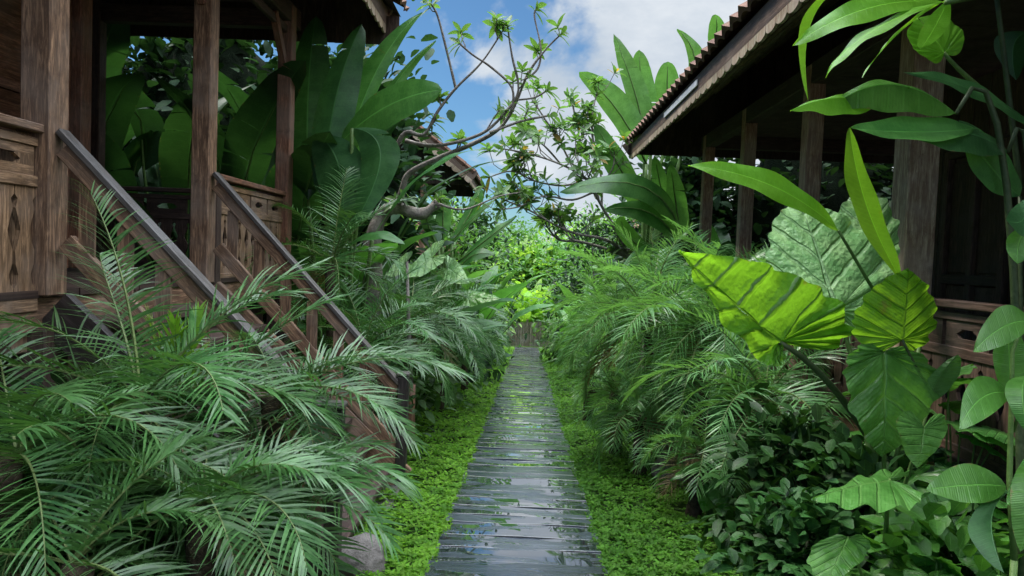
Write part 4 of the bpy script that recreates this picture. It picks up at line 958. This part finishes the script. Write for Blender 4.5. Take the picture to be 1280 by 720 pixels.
bop((440, 160, 7.3), (475, 195, 7.2), (440, 285, 7.1), (.2, .0, .05), (-.2, .05, -.03), 'paddle_dark')
bop((455, 200, 7.5), (480, 170, 7.4), (505, 145, 7.3), (.1, .06, .18), (-.06, -.05, -.16), 'paddle_dark')
bop((465, 300, 7.2), (530, 215, 7.0), (612, 186, 6.9), (0, .08, .03), (0, -.07, -.05), 'paddle', 'lance')
bop((430, 310, 7.0), (470, 292, 6.9), (507, 306, 6.8), (0, .1, .03), (0, -.14, -.06), 'paddle', 'ell')
bop((370, 230, 8.3), (365, 130, 8.4), (372, 40, 8.5), (.25, .05, .02), (-.25, .05, 0), 'paddle_dark')

# ---- plants seen through and behind the left veranda
for i, (x, y, lab, mt, H) in enumerate([
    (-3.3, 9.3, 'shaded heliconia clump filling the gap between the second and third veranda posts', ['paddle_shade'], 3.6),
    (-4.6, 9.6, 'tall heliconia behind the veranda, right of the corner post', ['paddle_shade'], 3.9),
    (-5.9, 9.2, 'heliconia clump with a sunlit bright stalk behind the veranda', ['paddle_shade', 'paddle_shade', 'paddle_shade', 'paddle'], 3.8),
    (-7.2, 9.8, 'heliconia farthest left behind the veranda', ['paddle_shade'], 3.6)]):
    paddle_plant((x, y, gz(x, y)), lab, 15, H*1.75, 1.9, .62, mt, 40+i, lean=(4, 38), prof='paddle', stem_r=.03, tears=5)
for i, (x, y, rx, rz, lab) in enumerate([(-3.0, 11.4, 1.4, 2.55, 'dark hedge bush behind the heliconias, nearest the path'), (-5.2, 11.6, 1.7, 3.1, 'dark hedge bush behind the middle of the left veranda'), (-7.9, 11.5, 1.9, 3.1, 'dark hedge bush behind the left end of the veranda'), (-10.6, 9.0, 1.9, 3.1, 'dark hedge bush beyond the far corner of the left house'), (-11.0, 12.6, 2.2, 3.2, 'dark hedge bush farthest left beyond the left house')]):
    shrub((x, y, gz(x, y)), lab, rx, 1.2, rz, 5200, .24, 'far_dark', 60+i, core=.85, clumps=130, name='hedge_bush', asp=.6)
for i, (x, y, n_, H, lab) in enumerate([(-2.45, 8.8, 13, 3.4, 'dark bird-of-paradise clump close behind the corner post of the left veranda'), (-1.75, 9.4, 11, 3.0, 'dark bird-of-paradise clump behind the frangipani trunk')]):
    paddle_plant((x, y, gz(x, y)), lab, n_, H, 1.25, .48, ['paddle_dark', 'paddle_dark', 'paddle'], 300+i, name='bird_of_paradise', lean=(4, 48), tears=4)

# ---- right side behind the house end
for i, (x, y, lab, mt, H) in enumerate([
    (3.1, 11.6, 'shaded heliconia clump beyond the end of the right veranda', ['paddle', 'paddle_dark'], 3.3),
    (4.6, 12.2, 'dark heliconia clump behind the right house between its posts', ['paddle_dark'], 3.4),
    (3.4, 9.2, 'heliconia growing up inside the right veranda opening', ['paddle_dark', 'paddle'], 2.7)]):
    paddle_plant((x, y, gz(x, y)), lab, 12, H*1.1, 1.3, .42, mt, 50+i, lean=(4, 32))
for i, (x, y, rx, rz, lab) in enumerate([(5.5, 13.5, 1.8, 2.9, 'dark hedge bush behind the right house'), (3.1, 13.6, 1.1, 2.3, 'dark hedge bush below the banana on the right'), (8.2, 13.2, 1.9, 2.9, 'dark hedge bush farthest right behind the right house')]):
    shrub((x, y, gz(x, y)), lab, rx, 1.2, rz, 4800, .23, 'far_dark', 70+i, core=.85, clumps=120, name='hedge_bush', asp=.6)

# ---- banana behind the right roof end: hero leaves
NB = V((2.05, 12.4, gz(2, 12)))
NT = thing('banana_plant', 'tall banana rising against the sky at the far end of the right roof', 'plant', NB)
mb = MB(); mb.tube([NB-V((0, 0, .05)), NB+V((0, 0, 1.2)), NB+V((.03, 0, 2.3))], [.13, .11, .08], 10); mb.build('trunk', M['stem'], NT, smooth=True)
def ban(b_, m_, t_, s1, s2, mat='banana', tears=0, prof='paddle'):
    o = hleaf(NT, (at(*b_), at(*m_), at(*t_)), V(s1), V(s2), mat, prof, nv=22, nu=4, tears=tears)
    mb = MB(); stem(mb, at(*b_), NB+V((0, 0, 1.9)), .025, .04); bb = [at(*q) for q in (b_, m_, t_)]; C = bb[1]*2-bb[0]*.5-bb[2]*.5
    mb.tube([bez(bb[0], C, bb[2], i/6*.9) for i in range(7)], [.022-.003*i for i in range(7)], 5); mb.build('stem', M['stem'], o, smooth=True)
ban((808, 205, 12.2), (772, 138, 12), (724, 90, 11.8), (.24, .05, .16), (-.16, 0, -.1))
ban((806, 180, 12.3), (795, 120, 12.2), (767, 42, 12.1), (.24, .05, .04), (-.16, 0, 0), tears=3)
ban((815, 170, 12.6), (803, 110, 12.5), (799, 62, 12.4), (.24, .05, .0), (-.2, 0, 0), tears=3)
ban((835, 150, 12.8), (834, 110, 12.7), (835, 77, 12.6), (.24, .05, 0), (-.22, 0, 0))
ban((860, 110, 13), (868, 70, 12.9), (846, 36, 12.8), (.2, .05, 0), (-.12, 0, 0))
ban((890, 60, 13), (896, 38, 12.9), (894, 18, 12.8), (.17, .05, 0), (-.15, 0, 0))
ban((812, 270, 11.6), (775, 210, 11.4), (745, 155, 11.2), (.16, .05, .1), (-.18, 0, -.1))
ban((835, 290, 11.4), (828, 245, 11.3), (818, 195, 11.2), (.2, .05, .0), (-.14, 0, 0), tears=2)
ban((850, 300, 11.2), (845, 255, 11.2), (838, 205, 11.1), (.2, .05, .0), (-.14, 0, 0), tears=3)
QB = V((1.95, 10.4, gz(2, 10)))
QT = thing('banana_plant', 'low banana with broad arching leaves pointing left under the right roof end', 'plant', QB)
NTs, NBs = NT, NB; NT, NB = QT, QB-V((0, 0, 1.2))
ban((850, 290, 10), (800, 232, 9.8), (700, 240, 9.6), (.05, .08, .13), (-.05, -.10, -.20), 'paddle')
ban((845, 300, 10), (810, 265, 9.9), (755, 262, 9.8), (.05, .06, .12), (-.05, -.08, -.16), 'paddle')
ban((830, 330, 10.1), (790, 300, 10), (775, 270, 9.9), (.12, .05, .06), (-.14, 0, -.02), 'paddle')
ban((838, 335, 10), (805, 318, 9.8), (770, 345, 9.6), (.05, .08, .14), (-.05, -.08, -.12), 'paddle')
LBB = V((-1.15, 11.6, gz(-1, 11.6)))
LBT = thing('banana_plant', 'banana with upright and right-leaning blades just right of the pavilion post', 'plant', LBB)
NT, NB = LBT, LBB-V((0, 0, 1.5))
ban((556, 315, 11.5), (585, 280, 11.4), (622, 248, 11.3), (.05, .1, .14), (-.08, -.05, -.13), 'paddle', prof='ell')
ban((570, 330, 11.3), (605, 302, 11.2), (646, 270, 11.1), (.04, .1, .13), (-.06, -.05, -.14), 'paddle', prof='ell')
ban((552, 300, 11.7), (554, 268, 11.7), (552, 232, 11.7), (.13, .05, 0), (-.12, 0, 0), 'banana')
ban((575, 340, 11.2), (590, 320, 11.1), (618, 318, 11.0), (.04, .1, .1), (-.04, -.08, -.12), 'paddle', prof='ell')
ban((548, 310, 11.6), (535, 280, 11.6), (530, 250, 11.6), (.13, .05, 0), (-.12, 0, .03), 'banana')
ban((565, 305, 11.8), (590, 262, 11.9), (600, 236, 12), (.12, .05, .03), (-.12, 0, -.03), 'paddle')
# ---- bananas left middle distance
for i, (px, Y, n_, H, L_, W_, lab, mt, tr, ps) in enumerate([
    (560, 13.0, 10, 2.9, 1.3, .34, 'banana clump with upright leaves under the pavilion gable', ['paddle', 'banana'], 1, .5),
    (600, 16.0, 9, 2.9, 1.4, .36, 'banana clump leaning over the path side beyond the pavilion', ['paddle', 'banana'], 1, .5),
    (520, 12.2, 9, 2.5, 1.1, .38, 'banana clump at the pavilion post', ['banana', 'paddle'], 1, .4),
    (735, 17.0, 9, 2.6, 1.2, .34, 'banana clump behind the right frangipani branches', ['paddle', 'banana'], 2, .4),
    (770, 15.0, 8, 2.4, 1.1, .36, 'banana clump under the distant right roof', ['paddle_dark', 'paddle'], 1, .4)]):
    paddle_plant(gp_(px, Y), lab, n_, H, L_, W_, mt, 80+i, name='banana_plant', lean=(6, 50), tears=tr, pseudostem=ps, prof='ell' if i < 2 else 'paddle')
for i, (px, Y, H, lab) in enumerate([(652, 31.4, 2.3, 'sunlit young banana just behind the slat fence, left one'), (674, 31.8, 2.2, 'sunlit young banana just behind the slat fence, right one'), (633, 32.2, 2.6, 'sunlit banana behind the left end of the slat fence'), (694, 31.6, 2.4, 'sunlit banana behind the right end of the slat fence'), (664, 33.5, 3.4, 'taller sunlit banana at the centre behind the slat fence'), (612, 33, 3.2, 'sunlit banana left of the fence corner'), (716, 33, 3.2, 'sunlit banana right of the fence corner')]):
    paddle_plant(gp_(px, Y), lab, 12, H, 1.5, .62, 'hedge', 90+i, name='banana_plant', lean=(8, 55), tears=1, pseudostem=.5)

# ---- shrubs of the middle distance and beyond
S_ = [
 (590, 25, 1.2, 1.5, 'hedge', 2600, .20, 'sunlit bushy shrub left of the fence at the path end'),
 (752, 26, 1.3, 1.7, 'tree_leaf', 2600, .20, 'green bushy shrub right of the fence at the path end'),
 (650, 39, 2.4, 1.9, 'hedge', 1900, .5, 'bright yellow-green tree straight behind the fence'),
 (605, 38, 2.4, 2.1, 'tree_leaf', 2000, .5, 'leafy green tree behind the fence to the left'),
 (705, 39, 2.4, 2.1, 'tree_leaf', 2000, .5, 'leafy green tree behind the fence to the right'),
 (745, 30, 2.2, 2.4, 'tree_leaf', 3600, .22, 'leafy tree behind the right frangipani'),
 (575, 31, 2.3, 2.7, 'tree_leaf', 3600, .22, 'leafy tree behind the pavilion on the left'),
 (790, 26, 2.0, 2.3, 'tree_leaf', 3200, .20, 'leafy tree beside the distant right house'),
 (572, 20.5, 1.3, 1.9, 'far_dark', 3000, .19, 'leafy tree in front of the distant left house'),
 (540, 19, 1.5, 1.7, 'tree_leaf', 3000, .19, 'leafy tree right behind the pavilion floor'),
 (748, 20, 1.2, 1.8, 'far_dark', 2800, .19, 'leafy tree between the right palms and the distant house'),
 (815, 16.3, 1.1, 1.9, 'tree_leaf', 2600, .19, 'leafy tree in front of the distant right house'),
 (520, 24, 2.2, 2.2, 'tree_leaf', 3200, .20, 'leafy tree behind the pavilion posts'),
]
for i, (px, Y, rx, rz, mt, n_, ls, lab) in enumerate(S_):
    shrub(gp_(px, Y), lab, rx, rx*.8, rz, n_, ls, mt, 100+i, clumps=110, name='garden_tree', cat='tree', trunk_h=0.25)
for i in range(15):
    x = -42+i*6+rng.uniform(-1, 1); yy = 52+rng.uniform(-4, 6)
    shrub((x, yy, gz(x, yy)), 'leafy tree in the far tree line beyond the garden', 3.6, 3.2, rng.uniform(2.6, 3.4), 3000, .42, 'tree_leaf' if i % 2 else 'hedge', 130+i, clumps=90, name='distant_tree', cat='tree', group='far tree line', trunk_h=.3)

# low shrubs filling the beds
L2 = [
 ((-1.75, 2.9), .45, .40, 'dark_leaf', 1100, .10, 'dark low shrub under the left palms near the boulder'),
 ((-2.2, 3.4), .55, .45, 'far_dark', 1200, .11, 'dark low shrub under the left palms against the skirting'),
 ((-2.35, 2.3), .5, .45, 'far_dark', 1100, .11, 'dark low shrub in the bottom left under the palms'),
 ((-1.5, 6.6), .5, .5, 'dark_leaf', 900, .11, 'dark shrub behind the far newel post'),
 ((-1.8, 8.6), .7, .7, 'tree_leaf', 1200, .14, 'green shrub behind the left palms before the pavilion'),
 ((-1.6, 11.0), .8, .8, 'tree_leaf', 1300, .15, 'green shrub under the pavilion gable'),
 ((-1.5, 14.5), .9, .9, 'far_dark', 1500, .16, 'dark shrub beyond the pavilion corner'),
 ((-1.4, 18.5), .9, .9, 'tree_leaf', 1500, .16, 'green shrub far along the left bed'),
 ((1.95, 8.2), .6, .55, 'far_dark', 1200, .13, 'dark shrub behind the leaning right palms'),
 ((1.9, 13), .8, .8, 'tree_leaf', 1400, .15, 'green shrub under the right bananas'),
 ((1.9, 17), .9, .9, 'tree_leaf', 1500, .16, 'green shrub far along the right bed'),
 ((1.55, 21), .9, 1.0, 'tree_leaf', 1500, .17, 'green shrub near the end of the right bed'),
 ((1.75, 4.35), .42, .42, 'dark_leaf', 1000, .12, 'dark glossy shrub right of the boulder'),
 ((2.05, 3.85), .45, .42, 'dark_leaf', 1000, .12, 'dark glossy shrub below the elephant ear'),
 ((1.5, 3.65), .33, .30, 'dark_leaf', 700, .10, 'small dark glossy shrub nearest the ground cover on the right'),
 ((1.95, 3.1), .40, .32, 'glossy', 600, .13, 'dark glossy shrub in the bottom right corner'),
]
for i, ((x, yy), rx, rz, mt, n_, ls, lab) in enumerate(L2):
    shrub((x, yy, gz(x, yy)), lab, rx, rx*.9, rz, n_, ls, mt, 160+i, clumps=45, name='low_shrub', asp=.6)
def taro_plant(x, y, label, n, H, L, mats, seed):
    rg = random.Random(seed*3+2); b = V((x, y, gz(x, y))); t = thing('elephant_ear', label, 'plant', b)
    for i in range(n):
        a = i*2.4+rg.uniform(-.4, .4); hd = V((math.cos(a), math.sin(a), 0)); h = H*rg.uniform(.45, 1.05); A = b+hd*rg.uniform(.06, .22)+V((0, 0, h))
        LL = L*rg.uniform(.6, 1.1); dn = rg.uniform(.15, .8); d = (hd+V((0, 0, -dn))).normalized(); sd = V((-hd.y, hd.x, rg.uniform(-.25, .25))).normalized(); up = d.cross(sd); up = up if up.z > 0 else -up
        mb = MB(); heart(mb, A, A+d*LL, sd*LL*.42-up*LL*.05, -sd*LL*.42-up*LL*.05, nv=44, nr=5, ripple=.016, arch=.14)
        o = mb.build('leaf', M[rg.choice(mats)], t, smooth=True)
        mb = MB(); stem(mb, A, b+V((rg.uniform(-.02, .02), rg.uniform(-.02, .02), -.03)), .004, .007, via=b+hd*.05+V((0, 0, h*.6))); mb.build('stem', M['stem'], o, smooth=True)
for i, (x, y, n_, H, L, lab) in enumerate([(1.72, 2.95, 10, .55, .24, 'small elephant-ear plant with heart leaves near the bottom right stone'), (2.1, 3.35, 11, .75, .26, 'small elephant-ear plant under the big drooping dark leaf'),
    (2.3, 3.75, 12, 1.25, .30, 'elephant-ear plant with many small leaves in front of the right railing'), (2.35, 4.45, 11, 1.2, .28, 'leafy elephant-ear plant between the tall right post and the elephant ear'), (1.62, 3.55, 9, .42, .20, 'small low elephant-ear plant among the dark shrubs at right'), (1.95, 2.62, 9, .55, .24, 'small elephant-ear plant at the bottom right corner'), (2.25, 4.2, 9, .7, .24, 'small elephant-ear plant against the right veranda skirting'), (1.45, 5.3, 8, .5, .26, 'small broad-leaved plant under the right palms beside the boulder'),
    (-1.55, 9.3, 9, .9, .34, 'broad-leaved plant among the left palms before the pavilion')]):
    taro_plant(x, y, lab, n_, H, L, ['taro', 'glossy', 'taro'], i+1)
# grey-green big leaf plant in front of the left frangipani
for i, (A, T, s1, s2) in enumerate([((540, 322, 8.6), (500, 350, 8.3), (0, .1, .16), (.05, -.12, -.14)), ((560, 335, 8.8), (585, 352, 8.4), (.05, .1, .13), (-.05, -.1, -.12)), ((505, 330, 8.8), (480, 345, 8.5), (.0, .1, .13), (0, -.1, -.12)), ((585, 372, 9.4), (628, 372, 9.1), (0, .1, .10), (0, -.12, -.1))]):
    if i == 0:
        AB = V((-1.3, 8.7, gz(-1.3, 8.7))); AT = thing('alocasia', 'grey-green broad-leaved plant in front of the frangipani trunk', 'plant', AB)
    A, T = at(*A), at(*T); mb = MB(); heart(mb, A, T, V(s1), V(s2), nrip=7); o = mb.build('leaf', M['taro_pale'] if i < 3 else M['taro'], AT, smooth=True)
    mb = MB(); stem(mb, A, AB, .01, .014); mb.build('stem', M['stem'], o, smooth=True)

# ------------------------------------------------------------------ frangipani trees
def frangipani(name, label, base, limbs, seed, ntw, leafL, per=9, old=.03, tw_len=(.25, .55), side=.5):
    rg = random.Random(seed); t = thing(name, label, 'tree', base)
    tr = MB(); lv = MB(); tips = []
    for pts, r0, r1 in limbs:
        P_ = [V(p) for p in pts]; Q = []
        for i in range(len(P_)-1):           # smooth through the points
            a = P_[max(0, i-1)]; b = P_[i]; c = P_[i+1]; d = P_[min(len(P_)-1, i+2)]
            for k in range(5):
                f = k/5; Q.append(.5*(2*b+(c-a)*f+(2*a-5*b+4*c-d)*f*f+(-a+3*b-3*c+d)*f**3))
        Q.append(P_[-1]); m = len(Q)
        rad = [(r0+(r1-r0)*(i/(m-1))**.55)*(1+.22*noise.noise(Q[i]*4.5+V((seed, 0, 0)))) for i in range(m)]
        tr.tube(Q, rad, 9, 0, bump=.42 if r0 > .055 else .12); tips.append((Q[-1], (Q[-1]-Q[-3]).normalized(), r1))
        nn = int(ntw*sum((Q[i+1]-Q[i]).length for i in range(m-1)))
        for j in range(nn):
            i = rg.randint(int(m*.35), m-2); q = Q[i]; d0 = (Q[i+1]-Q[i-1]).normalized()
            d = (d0*.6+V((rg.gauss(0, side), rg.gauss(0, side), rg.uniform(.1, 1.0)))).normalized(); l = rg.uniform(*tw_len)
            m1 = q+d*l*.55+V((0, 0, -.03)); e = m1+(d+V((rg.gauss(0, .3), rg.gauss(0, .3), .45))).normalized()*l*.55
            r_ = min(rad[i]*.65, .013); tr.tube([q, q.lerp(m1, .5)+V((rg.uniform(-.02, .02), 0, -.01)), m1, m1.lerp(e, .5), e], [r_, r_*.85, r_*.75, r_*.7, r_*.72], 6)
            tips.append((e, (e-m1).normalized(), r_))
            if rg.random() < .5:
                d2 = ((e-m1).normalized()*.5+V((rg.gauss(0, .6), rg.gauss(0, .6), .3))).normalized(); e2 = m1+d2*l*.5
                tr.tube([m1, m1.lerp(e2, .5)+V((0, 0, -.01)), e2], [r_*.7, r_*.6, r_*.6], 6); tips.append((e2, d2, r_))
    for q, d, r_ in tips:
        mcount = rg.randint(per-3, per+2); ax = d.orthogonal().normalized(); bx = d.cross(ax)
        for k in range(mcount):
            a = k*2.4+rg.uniform(-.3, .3); el = .15+.75*(k/mcount)+rg.uniform(-.15, .15)
            ld = (ax*math.cos(a)+bx*math.sin(a))*math.cos(el)+d*math.sin(el); L = leafL*rg.uniform(.65, 1.15)
            leaf_simple(lv, q-d*(.05*(1-k/mcount)), ld, d, L, L*.37, rg, fold=.3, droop=rg.uniform(.05, .4), mi=1 if rg.random() < old else 0, nv=5)
    tr.build('trunk', M['bark'], t, smooth=True); lv.build('crown', [M['frangi'], M['frangi_old']], t, smooth=True)
    return t
def pl(Y, *pts, dy=0): return [at(x, y, Y+dy*i/max(1, len(pts)-1)) for i, (x, y) in enumerate(pts)]
Y = 8.6; g_ = at(470, 330, Y); base = V((g_.x, Y, gz(g_.x, Y)))
frangipani('frangipani_tree', 'gnarled frangipani with thick grey limbs and forked branches, left of the path', base, [
  ([base+V((0, 0, -.1)), at(466, 345, Y)]+pl(Y, (466, 300), (478, 268), (500, 260), (525, 268), (548, 254)), .135, .062),
  (pl(Y, (496, 264), (503, 236), (512, 216), (545, 199), (590, 180), (625, 160), (645, 128), (660, 92), (682, 62), (702, 42), dy=-.5), .055, .008),
  (pl(Y-.2, (440, 262), (470, 222), (492, 190), (507, 166), (530, 168), (548, 138), (570, 110), (602, 78), (630, 36), dy=-.4), .05, .008),
  (pl(Y-.3, (570, 112), (558, 62), (547, 20), (538, 4), dy=-.2), .018, .010),
  (pl(Y-.2, (507, 176), (545, 182), (600, 168), (632, 140), (648, 112), (640, 70), (634, 30), dy=-.4), .028, .010),
  (pl(Y-.4, (640, 140), (640, 110), (615, 85), (590, 68), (572, 52), dy=-.3), .018, .010),
  (pl(Y-.4, (612, 166), (650, 152), (688, 144)), .022, .011),
  (pl(Y-.4, (655, 100), (672, 86), (676, 60), (668, 20), (672, 10)), .013, .009),
  (pl(Y-.4, (645, 125), (668, 122), (685, 112)), .012, .009),
  (pl(Y-.1, (548, 255), (580, 262), (622, 246), (655, 240)), .018, .006),
], 4, 1.7, .165, per=8, old=.01, tw_len=(.12, .3))
Y = 11.2; g_ = at(812, 340, Y); base = V((g_.x, Y, gz(g_.x, Y)))
frangipani('frangipani_tree', 'leafy frangipani with pale twisting branches reaching left over the path', base, [
  ([base+V((0, 0, -.1)), at(812, 380, Y)]+pl(Y, (806, 345), (790, 322), (768, 312)), .11, .05),
  (pl(Y, (795, 325), (760, 312), (725, 302), (700, 300), (685, 285), (680, 272)), .035, .012),
  (pl(Y, (785, 318), (758, 300), (720, 292), (692, 280), (660, 262), (630, 250), dy=-.6), .035, .010),
  (pl(Y, (790, 320), (768, 285), (748, 250), (735, 225), (700, 205), (660, 192), (628, 186), dy=-.8), .035, .010),
  (pl(Y, (738, 230), (712, 200), (698, 172), (682, 150), (668, 128), dy=-.5), .022, .010),
  (pl(Y, (748, 250), (742, 215), (728, 190), (722, 160), (716, 130), dy=.3), .022, .010),
  (pl(Y, (752, 258), (752, 225), (744, 190), (740, 150), (746, 116), dy=.3), .022, .010),
  (pl(Y, (735, 226), (702, 232), (668, 226), (640, 214), (610, 222), dy=-.8), .02, .009),
  (pl(Y, (742, 240), (715, 250), (680, 245), (650, 258), (625, 262), dy=-.9), .02, .009),
  (pl(Y, (745, 238), (765, 212), (768, 188)), .018, .010),
  (pl(Y, (700, 204), (680, 182), (655, 165), (645, 150), dy=-.4), .016, .009),
], 8, 6.2, .19, per=8, old=.03, tw_len=(.2, .5))

# ------------------------------------------------------------------ stones, stake
def boulder(p, r, label, seed, sq=(1, 1, .7)):
    import bmesh
    bm = bmesh.new(); bmesh.ops.create_icosphere(bm, subdivisions=4, radius=1)
    for v_ in bm.verts:
        k = 1+.30*noise.noise(v_.co*1.3+V((seed, 0, 0)))+.10*noise.noise(v_.co*4+V((0, seed, 0)))+.03*noise.noise(v_.co*13)
        v_.co = V((v_.co.x*r*sq[0], v_.co.y*r*sq[1], v_.co.z*r*sq[2]))*k
    me = bpy.data.meshes.new('boulder'); bm.to_mesh(me); bm.free(); me.materials.append(M['stone'])
    for q in me.polygons: q.use_smooth = True
    o = bpy.data.objects.new('boulder', me); COL.objects.link(o); o.location = p; return tag(o, label, 'rock')
p = at(447, 700, 4.05); boulder((p.x, 4.05, gz(0, 4)+.08), .17, 'grey-brown boulder between the left palms and the ground cover', 3)
boulder((1.46, 6.55, gz(0, 6.5)+.14), .24, 'grey boulder under the leaning palms right of the path', 5, (.8, .8, 1.1))
p = at(1090, 690, 3.2); boulder((p.x, 3.2, gz(0, 3.2)+.10), .16, 'grey stone between stems in the bottom right', 8, (1, 1, .9))
q = at(512, 565, 7.45); q.z = gz(q.x, q.y)
SK = thing('wooden_stake', 'rough brown wooden stake standing in the ground cover behind the newel post', 'stake', q)
mb = MB(); mb.tube([q+V((0, 0, -.1)), q+V((-.01, 0, .2)), q+V((-.015, 0, .45)), q+V((-.01, 0, .72))], [.06, .055, .05, .052], 8, bump=.3); mb.build('post', M['wood_red'], SK, smooth=True)
mb = MB(); mb.tube([q+V((-.01, .0, .70)), q+V((-.05, 0, 1.3)), q+V((-.09, 0, 2.0))], [.03, .022, .014], 7, bump=.2); mb.build('thin_stem', M['bark'], SK, smooth=True)
